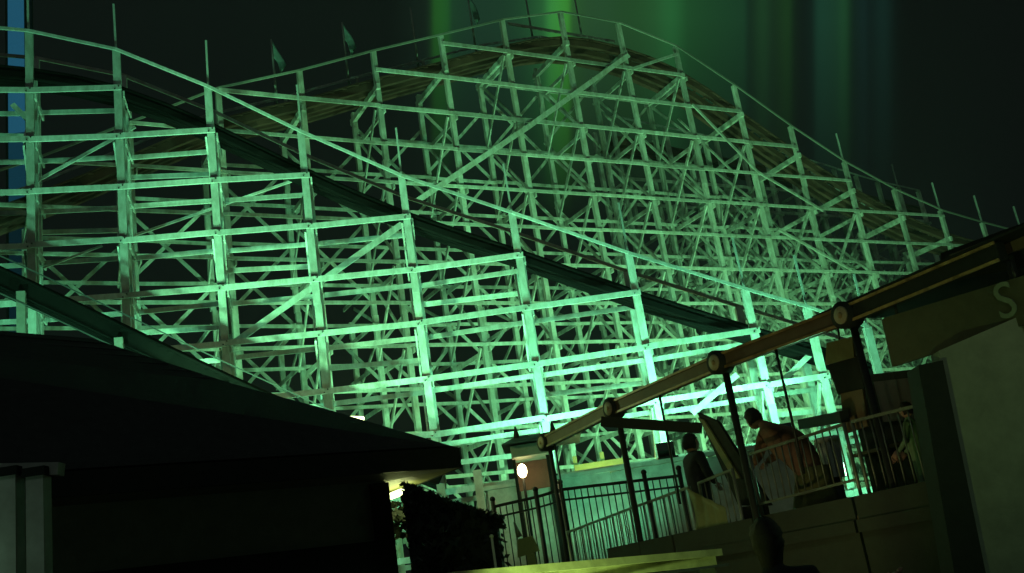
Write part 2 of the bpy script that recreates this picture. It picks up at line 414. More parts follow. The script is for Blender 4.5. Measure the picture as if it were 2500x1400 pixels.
for k in KS:
    zr = HR[k]; zd = zr - 1.1
    p = hp(k)
    nd.append(p + HN * .1 + V(0, 0, zd)); fd.append(hp(k, DW) + V(0, 0, zd))
    post_row(k, 0, zr); post_row(k, HW, zd - .1, .25)
    T.add('post', hp(k, DW - .05) + V(0, 0, zd - .3), hp(k, DW - .05) + V(0, 0, zr - .1), .08, .10, 'paint_hill', HU)
    T.add('cross_ledger', hp(k, -.2) + V(0, 0, zd - .42), hp(k, HW + .2) + V(0, 0, zd - .42), .14, .22, 'paint_hill')
    rows = [0, HW]
    if True:
        for off, frac in ((3.9, .95), (5.0, .92), (6.3, .85), (7.6, .78)) if k >= 6 else ((5.2, .62 if k > -3 else .5),):
            post_row(k, off, zd * frac, .2); rows.append(off)
    for j, z in enumerate(LVL):
        if z > zd - .3: continue
        if j % 2 == 0:
            T.add('cross_ledger', hp(k, -.2) + HU * .15 + V(0, 0, z - .17), hp(k, HW + .3) + HU * .15 + V(0, 0, z - .17), .05, .17, 'paint_hill')
            zl = z - 3.02
            if zl > .2:
                T.add('brace', hp(k, 0) - HU * .15 + V(0, 0, z - .1), hp(k, HW) - HU * .15 + V(0, 0, zl - .1), .05, .14, 'paint_hill')
                T.add('brace', hp(k, HW) + HU * .16 + V(0, 0, z - .1), hp(k, 0) + HU * .16 + V(0, 0, zl - .1), .05, .12, 'paint_hill')
        for a, b in zip(rows[1:-1], rows[2:]):
            if z < zd * .66 or (k >= 6 and z < zd * .9):
                T.add('cross_ledger', hp(k, a - .2) - HU * .18 + V(0, 0, z), hp(k, b + .2) - HU * .18 + V(0, 0, z), .05, .15, 'paint_hill')
                if z > 1.7: T.add('brace', hp(k, a if j % 2 else b) + HU * .18 + V(0, 0, z), hp(k, b if j % 2 else a) + HU * .18 + V(0, 0, z - 1.51), .05, .12, 'paint_hill')
for a, k in enumerate(KS[:-1]):
    k2 = k + 1
    for j, z in enumerate(LVL):
        if z < min(HR[k], HR[k2]):
            off = -.15 - .008 * (k % 2)
            T.add('ledger', hp(k, off) + V(0, 0, z + jit(.015)), hp(k2, off) + V(0, 0, z + jit(.015)), .05, .155 if j < 3 else .12, 'paint_hill')
            if z < min(HR[k], HR[k2]) - 1.3:
                T.add('ledger', hp(k, HW - .15) + V(0, 0, z + jit(.03)), hp(k2, HW - .15) + V(0, 0, z + jit(.03)), .05, .12, 'paint_hill')
            if k >= 7 and z < (HR[k] - 1.1) * .88:
                T.add('ledger', hp(k, 5.15) + V(0, 0, z - .3), hp(k2, 5.15) + V(0, 0, z - .3), .05, .14, 'paint_hill')
    # longitudinal X bracing: a tall panel on the far row in every third bay, more on the right where rows crowd
    zt = min(HR[k], HR[k2]) - 1.6
    if True:
        z = zt
        while z > 3.1:
            T.add('brace', hp(k, HW + .2) + V(0, 0, z), hp(k2, HW + .2) + V(0, 0, z - 3.02), .05, .12, 'paint_hill')
            T.add('brace', hp(k2, HW + .26) + V(0, 0, z), hp(k, HW + .26) + V(0, 0, z - 3.02), .05, .12, 'paint_hill')
            z -= 3.02 if k < 7 else 2.2
    if k >= 7:
        z = zt * .85
        while z > 3.1:
            T.add('brace', hp(k, 5.3) + V(0, 0, z), hp(k2, 5.3) + V(0, 0, z - 2.4), .05, .12, 'paint_hill')
            T.add('brace', hp(k2, 5.36) + V(0, 0, z), hp(k, 5.36) + V(0, 0, z - 2.4), .05, .12, 'paint_hill')
            z -= 1.6
    if k >= 6:
        for off in (HW + .4, 4.0, 6.4, 7.7):
            z = zt * (.97 if off < 5 else .82)
            while z > 2.4:
                for a_, b_ in ((0, .5), (.5, 1), (1, .5), (.5, 0)):
                    T.add('brace', hp(k + a_, off) + V(0, 0, z + jit(.1)), hp(k + b_, off + .05) + V(0, 0, z - 1.5), .04, .085, 'paint_hill')
                z -= 1.5
    if k in (8, 10, 11, 12): T.add('flag_pole', hp(k) + V(0, 0, HR[k] - .2), hp(k) + V(0, 0, HR[k] + 1.5), .07, .07, 'pole')
    T.add('handrail', hp(k, -.14) + V(0, 0, HR[k] - .03), hp(k2, -.14) + V(0, 0, HR[k2] - .03), .05, .075, 'grey_rail')
    T.add('handrail', hp(k, DW) + V(0, 0, HR[k] - .06), hp(k2, DW) + V(0, 0, HR[k2] - .06), .05, .085, 'paint')
def hpt(x, y, off=-.3):
    d = ray(x, y); k = (HB + HN * off - EYE).dot(HN) / d.dot(HN); return EYE + d * k
for x0, y0, x1, y1, off, wd in ((1535, 135, 1290, 310, -.24, .20), (1290, 310, 1020, 490, -.26, .20), (1690, 255, 1850, 420, -.22, .11), (1850, 420, 2010, 515, -.24, .11),
                                (1655, 290, 1795, 425, 1.2, .1), (1900, 560, 2080, 660, -.3, .11), (1560, 330, 1740, 500, 1.3, .11), (1655, 132, 1545, 168, -.2, .12), (1240, 58, 1500, 102, .9, .12)):
    T.add('brace', hpt(x0, y0, off), hpt(x1, y1, off), .05, wd, 'paint_hill')
track(T, nd, fd, 'hill_track')
T.build()

# ---- lower return track behind the hill's right side
ret = thing('coaster_trestle', 'far lower coaster track with bare flag poles, half hidden behind the canopy roof', 'roller coaster', (hp(9, 8).x, hp(9, 8).y, 0))
T = Trestle(ret)
RK = [6.3 + .62 * i for i in range(14)]
def rp_(k, off=0): return hp(k, 10.5 + off)
def rz(k):
    q = rp_(k); z = 17.
    for _ in range(6):
        x = pr(V(q.x, q.y, z))[0]
        z = z_at(q.x, q.y, interp([1700, 1900, 2020, 2120, 2250, 2355, 2440, 2490], [330, 372, 408, 440, 470, 488, 500, 515], x))
    return z
rn, rf = [], []
for i, k in enumerate(RK):
    z = rz(k); p, q = rp_(k), rp_(k, 1.8)
    rn.append(p + HN * .1 + V(0, 0, z - 1.1)); rf.append(q - HN * .1 + V(0, 0, z - 1.1))
    T.add('post', V(p.x, p.y, 0), p + V(0, 0, z), .2, .22, 'paint_hill', HU); T.add('post', V(q.x, q.y, 0), q + V(0, 0, z - .1), .2, .22, 'paint_hill', HU)
    if i % 2 == 0 and pr(p + V(0, 0, z))[0] > 2100: T.add('flag_pole', p + V(0, 0, z - .2), p + V(0, 0, z + 1.6), .07, .07, 'pole')
    for j, zz in enumerate(LVL):
        if zz < z - 1.3 and zz > 1.6:
            T.add('cross_ledger', rp_(k, -.2) + HU * .15 + V(0, 0, zz - .1), rp_(k, 2) + HU * .15 + V(0, 0, zz - .1), .05, .16, 'paint_hill')
            a, b = (0, 1.8) if j % 2 else (1.8, 0)
            T.add('brace', rp_(k, a) - HU * .15 + V(0, 0, zz), rp_(k, b) - HU * .15 + V(0, 0, zz - 1.5), .05, .13, 'paint_hill')
for i in range(len(RK) - 1):
    a, b = RK[i], RK[i + 1]
    T.add('handrail', rp_(a, -.14) + V(0, 0, rz(a)), rp_(b, -.14) + V(0, 0, rz(b)), .05, .09, 'paint')
    for j, zz in enumerate(LVL):
        if zz < min(rz(a), rz(b)) - 1.3 and zz > 1.6:
            T.add('ledger', rp_(a, -.15) + V(0, 0, zz), rp_(b, -.15) + V(0, 0, zz), .05, .17, 'paint_hill')
            if i % 2 == 0 and j % 2 == 0 and zz > 4.6:
                T.add('brace', rp_(a, 1.95) + V(0, 0, zz), rp_(b, 1.95) + V(0, 0, zz - 3), .05, .12, 'paint_hill'); T.add('brace', rp_(b, 2.0) + V(0, 0, zz), rp_(a, 2.0) + V(0, 0, zz - 3), .05, .12, 'paint_hill')
track(T, rn, rf, 'hill_track')
T.build()

# ---- flags along the far rail of the hill
def flag(k, label, has=True, ph_=0.):
    b = hp(k, DW + .12); zb = interp(KS, [HR[q] for q in KS], k) - .25
    t = thing('flag', label, 'flag', (b.x, b.y, zb), 'flags along the hill crest')
    top = V(b.x, b.y, zb + 2.75)
    rod('pole', t, V(b.x, b.y, zb), top, .05, 'guard', .032)
    if has:
        vs_, fs = [], []
        nx, nz = 9, 7
        for ix in range(nx):
            for iz in range(nz):
                u, v = ix / (nx - 1), iz / (nz - 1)
                x = .46 * u * (1 - .45 * v) ; sag = -.62 * u - .45 * u * u
                yv = .10 * math.sin(u * 5 + v * 2 + ph_) * u
                wv = (1 - .55 * u)
                P = top + HU * x + HN * yv + V(0, 0, sag - .75 * v * wv)
                vs_.append(P)
        for ix in range(nx - 1):
            for iz in range(nz - 1):
                a = ix * nz + iz; fs.append((a, a + 1, a + nz + 1, a + nz))
        o = mesh('cloth', t, vs_, fs, 'flag', True)
        so = o.modifiers.new('thick', 'SOLIDIFY'); so.thickness = .012
flag(-1.1, 'drooping teal flag, leftmost on the hill crest', True, 0)
flag(-.1, 'drooping teal flag, second from the left on the hill crest', True, 1)
flag(.95, 'flag pole on the hill, between two flying flags', False)
flag(1.9, 'drooping teal flag nearest the hill summit, cut by the picture top', True, 2)
flag(2.9, 'thin flag pole just left of the hill summit', False)
flag(3.8, 'thin flag pole just right of the hill summit', False)

# ------------------------------------------------------------------ floodlights and lamps of the coaster
CG = 'green floodlights at the foot of the coaster'
flood('green floodlight on the ground left of centre, before the front trestle', V(-6.5, 21.0, .9), V(-8.5, 27, 11), 3400, GREEN, 120)
flood('green floodlight on the ground beside the booth, before the front trestle', V(1.6, 22.6, 2.0), V(.3, 27.5, 10.0), 260, GREEN, 120)
flood('green floodlight on the guard wall top, left of the other two', V(.15, 25.42, 4.72), V(.25, 27.5, 9.5), 1150, GREEN, 150, mount_z=4.33)
flood('green floodlight on the guard wall top, between the other two', V(3.1, 25.42, 4.72), V(3.3, 27.6, 9), 1150, GREEN, 150, mount_z=4.33)
flood('green floodlight on the guard wall top, right end', V(6.0, 25.42, 4.72), V(6.3, 27.6, 8.5), 1150, GREEN, 150, mount_z=4.33)
flood('green floodlight under the right end of the front trestle', V(9.0, 25.6, 2.2), V(8.0, 27.8, 6.5), 420, GREEN, 130)
flood('green floodlight inside the bays, left, aimed at the hill', V(-8.5, 29.2, .9), V(-6, 34, 14), 1500, GREEN2, 130)
flood('green floodlight inside the bays, middle, aimed at the hill', V(1.0, 31.5, .9), V(2.0, 37, 14), 2600, GREEN2, 130)
flood('green floodlight inside the bays, right, aimed at the hill', V(9.5, 35.5, .9), V(9, 42, 12), 2400, GREEN2, 130)
flood('green floodlight far right behind the station, aimed at the hill', V(18.5, 41.5, .9), V(17, 48, 10), 1500, GREEN2, 130)
flood('green floodlight behind the hill, below the summit', V(9, 47.5, .9), V(5, 41, 16), 3000, GREEN2, 130)
flood('long-throw green floodlight hidden behind the canopy, aimed at the summit', V(12.2, 29.6, 2.4), V(7.5, 41, 17), 6200, GREEN2, 100)
flood('long-throw green floodlight hidden behind the dark roof, aimed at the hill', V(-7.2, 20.6, 2.6), V(-3, 33, 17), 7000, GREEN2, 66)
flood('added long-throw green floodlight hidden behind the dark roof, aimed at the upper left posts', V(-11.5, 17.5, 3.0), V(-11.5, 26, 14), 3600, GREEN, 80)  # added to brighten the upper left posts and even out the light

# ------------------------------------------------------------------ station front, guard wall, booth
sw = thing('guard_wall', 'long pale solid guard wall at the coaster base, behind the fences', 'wall', (3, 25.3, 0))
wa, wb = V(-1.35, 25.2, 0), V(6.2, 25.2, 0)
npan = 5
for i in range(npan):
    a = wa.lerp(wb, i / npan); b = wa.lerp(wb, (i + 1) / npan)
    box('panel', sw, (a.x + .012, a.y, 1.7 + .3), (b.x - .012, a.y + .06, 1.6 + 2.62 + jit(.02)), 'guard')
    box('stud', sw, (a.x - .05, a.y + .064, 0), (a.x + .07, a.y + .2, 1.6 + 2.6), 'guard')
    box('skirt_board', sw, (a.x + .01, a.y + .01, .05), (b.x - .01, a.y + .05, 1.98), 'conc')
bar('cap_rail', sw, wa + V(-.1, .03, 4.285), wb + V(.1, .03, 4.285), .18, .09, 'guard')
# plinth on the left end
box('plinth', sw, (-1.62, 25.1, 0), (-1.42, 25.4, 4.75), 'guard')

bx = at_y(1292, 1095, 23.7).x
booth = thing('ticket_booth', 'small dark-roofed booth with a glowing warm lamp beside the guard wall', 'booth', (bx, 23.7, 0))
box('wall', booth, (bx - .4, 23.3, 0), (bx + .4, 24.3, 1.9), 'trim')
for x in (bx - .38, bx + .38):
    for y in (23.32, 24.28): box('post', booth, (x - .035, y - .035, 1.9), (x + .035, y + .035, 4.62), 'iron')
vz = at_y(1292, 1112, 23.2).z
box('valance', booth, (bx - .42, 23.2, vz), (bx + .45, 24.4, vz + .26), 'wall')
mesh('roof', booth, [(bx - .6, 23.0, vz + .3), (bx + 1.2, 23.0, vz + .3), (bx + 1.2, 24.6, vz + .3), (bx - .6, 24.6, vz + .3), (bx - .35, 23.8, vz + .52), (bx + .85, 23.8, vz + .55)], [(0, 1, 5, 4), (1, 2, 5), (2, 3, 4, 5), (3, 0, 4), (0, 3, 2, 1)], 'trim')
for x in (bx - .25, bx + .6): rod('finial', booth, V(x, 23.8, vz + .45), V(x, 23.8, vz + .78), .09, 'trim', .02)
box('back_panel', booth, (bx - .42, 24.24, 4.0), (bx + .45, 24.27, vz), 'hill_track')
lp = at_y(1275, 1150, 23.4)
bm = bmesh.new(); bmesh.ops.create_uvsphere(bm, u_segments=14, v_segments=10, radius=.12, matrix=Matrix.Translation(lp) @ Matrix.Diagonal((.9, .9, 1.3, 1))); bmobj('lamp_globe', booth, bm, 'lamp_w')
rod('lamp_stem', booth, V(lp.x, lp.y, 1.9), V(lp.x, lp.y, lp.z - .18), .03, 'iron')
bulb(booth, lp + V(.1, .35, .05), 1.1, (1, .72, .32))

# yellow-lit service shed seen through the trestle
shed = thing('service_shed', 'yellow-lit board shed wall glimpsed through the trestle above the guard wall', 'shed', (3, 30.2, 0))
c0, c1 = at_y(1405, 1130, 30.5), at_y(1515, 1080, 30.5)
for i in range(5):
    z0 = 3.05 + i * .42
    box('board', shed, (c0.x - .05, 30.5 + .008 * (i % 2), z0), (c1.x + .15, 30.56, z0 + .40), 'olive')
for x in (c0.x, (c0.x + c1.x) / 2 + .1, c1.x + .1): box('stud', shed, (x - .06, 30.57, 0), (x + .06, 30.7, 5.4), 'olive')
rod('lamp_arm', shed, V(c0.x + .6, 30.5, 3.9), V(c0.x + .6, 29.7, 4.0), .03, 'iron')
bm = bmesh.new(); bmesh.ops.create_uvsphere(bm, u_segments=12, v_segments=8, radius=.09, matrix=Matrix.Translation((c0.x + .6, 29.7, 4.0))); bmobj('lamp_globe', shed, bm, 'lamp_y')
bulb(shed, V(c0.x + .6, 29.5, 4.1), 200, (.7, 1, .28))

# ------------------------------------------------------------------ left building with a hip roof
EH = 1.6 + 2.0
bl = thing('hip_roof_building', 'dark building with a broad black hip roof filling the lower left', 'building', (-5, 13, 0))
cR = at_h(1112, 1092, 2.0); cL = at_h(-260, 1178, 2.0)                 # eave corners
ed = (cR - cL); ed.z = 0; ed.normalize(); en = perp(ed)
if en.y < 0: en = -en
DEP = 9.5
cRb = cR + en * DEP; cLb = cL + en * DEP
# hip: crest follows the skyline of the roof
def onroof(x, y, dist):
    d = ray(x, y); k = (cR + en * dist - EYE).dot(en) / d.dot(en); return EYE + d * k
r1 = onroof(225, 827, 4.9); r0 = onroof(60, 828, 4.6)
mid1 = onroof(800, 1000, 2.1)
r0 = r1 + (r1 - r0).normalized() * -8; r0.z = r1.z
k_hip = [cR, mid1, onroof(560, 935, 3.3), r1]
lift = V(0, 0, .0)
flA = cL + ed * -2
verts = [flA, *k_hip, r0, cRb, cRb - ed * 12]
roof = mesh('roof', bl, [flA, cR, k_hip[1], k_hip[2], r1, r0, cRb, r0 + en * 4.9 - V(0, 0, r0.z - EH)], [(0, 1, 2, 3, 4, 5), (1, 6, 4, 3, 2), (6, 7, 5, 4)], 'roof')
so = roof.modifiers.new('thick', 'SOLIDIFY'); so.thickness = .10; so.offset = -1
# shingle courses: thin lapped strips on the front slope
fe0, fe1 = flA, cR
nC = 16
for i in range(nC):
    t0, t1 = i / nC, (i + 1) / nC
    def course(t):
        zt = EH + (r1.z - EH) * t
        L_ = fe0.lerp(r0, t); 
        # right end on the hip polyline
        pts = [cR, k_hip[1], k_hip[2], r1]; 
        for a, b in zip(pts[:-1], pts[1:]):
            if a.z <= zt <= b.z + 1e-6: 
                Rr = a.lerp(b, (zt - a.z) / (b.z - a.z)); break
        else: Rr = r1
        L_ = fe0 + (r0 - fe0) * ((zt - EH) / (r0.z - EH)); return L_, Rr
    a0, b0 = course(t0); a1, b1 = course(t1)
    nrm = (b0 - a0).cross(a1 - a0).normalized()
    if nrm.z < 0: nrm = -nrm
    prism('shingle_course', bl, [a0 + nrm * .03, b0 - ed * .10 + nrm * .03, b1 - ed * .14 + nrm * .008, a1 + nrm * .008], nrm * -.006, 'roof')
bar('fascia', bl, flA + V(0, 0, -.14) - en * .03, cR + V(0, 0, -.14) - en * .03, .05, .26, 'trim')
bar('fascia', bl, cR + V(0, 0, -.14) + ed * .03, cRb + V(0, 0, -.14) + ed * .03, .05, .26, 'trim')
wx = .75                                                            # overhang
wR = cR - ed * wx + en * wx; wL = flA + en * wx
mesh('soffit', bl, [flA + V(0, 0, -.27), cR + V(0, 0, -.27), wR + V(0, 0, -.27), wL + V(0, 0, -.27)], [(0, 1, 2, 3)], 'wall')
mesh('soffit', bl, [cR + V(0, 0, -.27), cRb + V(0, 0, -.27), cRb - ed * wx + V(0, 0, -.27), wR + V(0, 0, -.27)], [(0, 1, 2, 3)], 'olive')
# walls
def wallseg(nm, a, b, z0, z1, th, m): 
    n_ = perp((b - a).normalized()); 
    bar(nm, bl, V(a.x, a.y, (z0 + z1) / 2), V(b.x, b.y, (z0 + z1) / 2), th, z1 - z0, m)
wallseg('wall', wL, wR, 0, EH - .27, .2, 'wall')
wallseg('wall', wR + ed * .0 + en * .1, wR + en * (DEP - 1.6), 0, EH - .27, .2, 'wall')
fr = wL.lerp(wR, .0) - en * .13; frR = wR - en * .13
wallseg('belt_rail', fr, frR, 1.6 + .62, 1.6 + .98, .10, 'trim')
n_b = 22
for i in range(n_b):
    a = fr.lerp(frR, (i + .02) / n_b); b = fr.lerp(frR, (i + .96) / n_b)
    wallseg('wall_board', a + en * .01, b + en * .01, .12, 1.6 + .60, .05, 'wall')
wallseg('corner_board', wR - ed * .22 - en * .14, wR + ed * .02 - en * .14, 0, EH - .3, .08, 'trim')
# soffit lamps
lampthing = bl
for pos, e_ in ((cR + en * 1.0 + V(-.32, 0, -.36), 9), ):
    bar('soffit_lamp', bl, pos + en * -.25, pos + en * .55, .16, .05, 'lamp_y')
    bulb(bl, pos + en * .2 + V(0, 0, -.15), e_, (.85, 1, .35))
lp2 = at_y(868, 1014, 21.)
pl = thing('yard_lamp', 'bright yellow-green lamp just peeping over the dark roof edge', 'lamp', (lp2.x, lp2.y, 0))
rod('pole', pl, V(lp2.x, lp2.y, 0), lp2 + V(0, 0, -.1), .05, 'iron')
bar('lamp_head', pl, lp2 + V(-.16, 0, -.04), lp2 + V(.16, 0, -.10), .14, .07, 'lamp_y')
bulb(pl, lp2 + V(0, .3, .15), 150, (.75, 1, .35))

# pale columns with a scalloped awning at the left edge
kc = at_y(72, 1290, 8.2)
col = thing('porch_columns', 'pair of pale porch columns in the bottom left corner under a lintel', 'column', (kc.x, kc.y, 0))
for px, wpx in ((20, 46), (88, 42)):
    a = at_y(px + 6, 1165, 8.2); ww = wpx / F * 8.4
    bar('shaft', col, V(a.x, 8.2, 0), V(a.x, 8.2, a.z), ww, ww, 'guard', V(1, 0, 0))
    bar('capital', col, V(a.x, 8.2, a.z), V(a.x, 8.2, a.z + .07), ww * 1.3, ww * 1.3, 'trim', V(1, 0, 0))
bar('lintel', col, at_y(-40, 1150, 8.25), at_y(150, 1146, 8.25), .12, .10, 'guard')
# blue-lit thrill tower beyond
tw0 = at_y(50, 400, 58)
tower = thing('drop_tower', 'blue-lit ride tower standing behind the leftmost trestle post', 'tower', (tw0.x, tw0.y, 0))
for sx in (-.62, .62):
    for sy in (-.42, .42): bar('leg', tower, V(tw0.x + sx, tw0.y + sy, 0), V(tw0.x + sx, tw0.y + sy, 46), .12, .12, 'trim', V(1, 0, 0))
for i in range(26):
    zt = 6 + i * 1.55
    box('light_panel', tower, (tw0.x - .55, tw0.y - .40, zt), (tw0.x + .55, tw0.y - .30, zt + 1.53), 'blue' if zt > 33 else ('blue_mid' if zt > 29 else 'blue_low'))

# shrubs by the left building corner
def shrub(c, rx, rz_, n, label):
    t = thing('shrub', label, 'shrub', (c.x, c.y, 0), 'shrubs by the dark building')
    rod('stem', t, V(c.x, c.y, 0), V(c.x, c.y, c.z), .04, 'trim', .02)
    vs_, fs = [], []
    for i in range(n):
        while True:
            p = V(jit(1), jit(1), jit(1))
            if p.length < 1 and p.length > .3: break
        P = c + V(p.x * rx, p.y * rx, p.z * rz_)
        a = V(jit(1), jit(1), jit(1)).normalized(); b = a.cross(V(jit(1), jit(1), jit(1))).normalized(); s_ = random.uniform(.05, .11)
        k = len(vs_); vs_ += [P - a * s_, P + b * s_ * .4, P + a * s_, P - b * s_ * .4]; fs.append((k, k + 1, k + 2, k + 3))
    mesh('foliage', t, vs_, fs, 'leaf')
for (x, y, Y, rx, rz_, n, lb) in (
                                  (1080, 1352, 11, .2, .26, 350, 'dark round shrub at the bottom, left of the white post'), (1005, 1265, 15, .4, .3, 350, 'small dark shrub under the lit eave')):
    shrub(at_y(x, y, Y), rx, rz_, n, lb)

hg = thing('hedge', 'low black clipped hedge at the bottom between the building and the notice', 'hedge', (at_y(1110, 1400, 13).x, 13.0, 0))
h0, h1, h2 = at_y(985, 1180, 13.2), at_y(1110, 1228, 13.2), at_y(1226, 1262, 13.2)
prism('core', hg, [V(h0.x, 13.0, 0), V(h2.x - .05, 13.0, 0), h2 + V(-.08, -.2, -.1), h1 + V(0, -.2, -.1), h0 + V(0, -.2, -.1)], V(0, .7, 0), 'leaf')
vs_, fs = [], []
for i in range(2600):
    x = random.uniform(h0.x, h2.x); zt = interp([h0.x, h1.x, h2.x], [h0.z, h1.z, h2.z], x)
    on_top = random.random() < .45
    P = V(x, random.uniform(12.95, 13.7) if on_top else 12.95 + jit(.06), (zt - .06 + jit(.07)) if on_top else random.uniform(.1, zt))
    a = V(jit(1), jit(1), jit(1)).normalized(); b = a.cross(V(jit(1), jit(1), jit(1))).normalized(); s_ = random.uniform(.03, .07); k = len(vs_)
    vs_ += [P - a * s_, P + b * s_ * .45, P + a * s_, P - b * s_ * .45]; fs.append((k, k + 1, k + 2, k + 3))
mesh('foliage', hg, vs_, fs, 'leaf')

# ------------------------------------------------------------------ right: platform, canopy, railings
HUBPX = ((1335, 1080), (1500, 997), (1760, 885), (2070, 770), (2450, 612))
HUB = [at_h(x, y, 3.0) for x, y in HUBPX]
cd = (HUB[3] - HUB[0]); cd.z = 0; cd.normalize(); cn = perp(cd)      # along the edge towards the camera / into the platform
if cn.x < 0: cn = -cn
deckz = 1.6 + .42
plat = thing('platform', 'raised dark boarding platform under the canopy on the right', 'platform', (HUB[3].x, HUB[3].y, 0))
pa, pb = HUB[1] - cd * 1.0, HUB[4] + cd * 3
npl = 26
for i in range(npl):
    a = pa + cn * (i * .24 + .12); b = pb + cn * (i * .24 + .12)
    bar('deck_plank', plat, V(a.x, a.y, deckz - .03 + .002 * (i % 2)), V(b.x, b.y, deckz - .03 + .002 * (i % 2)), .23, .05, 'brown')
nfp = 6
for i in range(nfp):
    a = pa.lerp(pb, i / nfp); b = pa.lerp(pb, (i + 1) / nfp - .004)
    bar('skirt_panel', plat, V(a.x, a.y, (deckz + .55) / 2 + .2), V(b.x, b.y, (deckz + .55) / 2 + .2), .06, deckz - .12 - .35, 'skirt')
    bar('rim_board', plat, V(a.x, a.y, deckz - .14) - cn * .06, V(b.x, b.y, deckz - .14) - cn * .06, .05, .16, 'skirt')
box('footing', plat, (HUB[2].x - .3, HUB[2].y - .3, 0), (HUB[2].x + .6, HUB[2].y + .6, .4), 'conc')

can = thing('canopy', 'dark canopy with an ochre beam, round medallions and slim posts at right', 'canopy', (HUB[2].x, HUB[2].y, 0))
for i in range(4):
    a, b = HUB[i], HUB[i + 1]; d = (b - a).normalized()
    bar('edge_beam', can, a + d * .05, b - d * .02, .15, .22, 'brown' if i < 3 else 'trim')
    bar('glint_molding', can, a + d * .06 - cn * .085 + V(0, 0, .105), b - d * .03 - cn * .085 + V(0, 0, .105), .03, .035, 'gold')  # lighter gold strips put the beam's edge glints into the colour
    bar('glint_molding', can, a + d * .06 - cn * .085 + V(0, 0, -.105), b - d * .03 - cn * .085 + V(0, 0, -.105), .03, .035, 'gold')
for i, h in enumerate(HUB):
    fc = (EYE - h); fc.z = 0; fc.normalize(); fc = -cn
    bm = bmesh.new(); cyl_bm(bm, h - fc * .12, h + fc * .13, .185, .185, 20)
    if i < 4:
        hb = bmobj('hub', can, bm, 'trim')
        bm = bmesh.new(); cyl_bm(bm, h + fc * .131, h + fc * .15, .125, .11, 20); bmobj('medallion', hb, bm, 'hub')
        bm = bmesh.new(); cyl_bm(bm, h + fc * .151, h + fc * .165, .045, .03, 12); bmobj('boss', hb, bm, 'gold')
    else: bm.free()
    rod('post', can, V(h.x, h.y, 0) + cn * .05, h + cn * .05 + V(0, 0, -.13), .055 if i else .045, 'trim')
    if i < 3:
        o_ = HUB[i].lerp(HUB[i + 1], .12 if i == 0 else .45)
        rod('hanger', can, o_ + V(0, 0, -1.9), o_ + V(0, 0, -.1), .02, 'iron')
# dark cross arms
for (x0, y0, x1, y1) in ((1470, 1030, 1712, 1046), (1958, 1036, 2062, 1017)):
    a, b = at_y(x0, y0, 16.6), at_y(x1, y1, 16.0 if x0 < 1800 else 14.2)
    bar('cross_arm', can, a, b, .12, .16, 'trim')
# roof behind the edge beam and stepped fascia
def up(p, z): return V(p.x, p.y, p.z + z)
HE = HUB[4] + cd * 4.
rfa = HUB[3] - cd * .6
mesh('roof', can, [up(rfa, .14) - cn * .05, up(HE, .14) - cn * .05, up(HE, .14) + cn * 6, up(rfa, .14) + cn * 6,
                   up(rfa, .17) - cn * .05, up(HE, .17) - cn * .05, up(HE, .22) + cn * 6, up(rfa, .22) + cn * 6],
     [(0, 1, 5, 4), (1, 2, 6, 5), (2, 3, 7, 6), (3, 0, 4, 7), (4, 5, 6, 7), (0, 3, 2, 1)], 'trim')
# sign board hung below the beam
def onedge(x, y, off=0.):
    d = ray(x, y); k = (HUB[3] + cn * off - EYE).dot(cn) / d.dot(cn); return EYE + d * k
sg = thing('sign_board', 'dark olive sign board with a big pale S under the canopy beam', 'sign', onedge(2300, 800, .1))
poly = [onedge(2152, 782, .02), onedge(2160, 776, .02), onedge(2560, 655, .02), onedge(2560, 775, .02), onedge(2178, 896, .02)]
prism('board', sg, [p - cn * .0 for p in poly], cn * .06, 'sign')
def text(s_, P, size, m, parent, xdir, zdir, name='lettering'):
    cu = bpy.data.curves.new('lettering', 'FONT'); cu.body = s_; cu.size = size; cu.extrude = .008; cu.resolution_u = 4; cu.align_x = 'CENTER'; cu.align_y = 'CENTER'
    o = bpy.data.objects.new('tmp', cu); COL.objects.link(o)
    bpy.context.view_layer.update()
    me = bpy.data.meshes.new_from_object(o.evaluated_get(bpy.context.evaluated_depsgraph_get()))
    bpy.data.objects.remove(o)
    me.materials.clear(); me.materials.append(M[m])
    o = bpy.data.objects.new(name, me); link(o, parent)
    yd = zdir; zd = xdir.cross(yd)
    o.matrix_basis = parent_inv(parent) @ Matrix(((xdir.x, yd.x, zd.x, P.x), (xdir.y, yd.y, zd.y, P.y), (xdir.z, yd.z, zd.z, P.z), (0, 0, 0, 1)))
    return o
text('S', onedge(2455, 738, .0), .60, 'letter', sg, cd, V(0, 0, 1))
for p in (onedge(2190, 768, .05), onedge(2480, 680, .05)): rod('bracket', sg, p + V(0, 0, -.05), p + V(0, 0, .22), .02, 'iron')
# upper fascia panels above the roof edge
uf = thing('upper_fascia', 'brown panelled fascia above the canopy roof at the right edge', 'fascia', onedge(2400, 620, .35))
for (xa, ya, xb, yb, xc, yc, xd_, yd_) in ((2318, 622, 2432, 578, 2436, 628, 2318, 668), (2448, 572, 2560, 535, 2560, 585, 2452, 622)):
    prism('panel', uf, [onedge(xa, ya, .3), onedge(xb, yb, .3), onedge(xc, yc, .3), onedge(xd_, yd_, .3)], cn * .05, 'brown')
prism('frame_board', uf, [onedge(2296, 618, .36), onedge(2580, 515, .36), onedge(2580, 640, .36), onedge(2296, 690, .36)], cn * .06, 'trim')
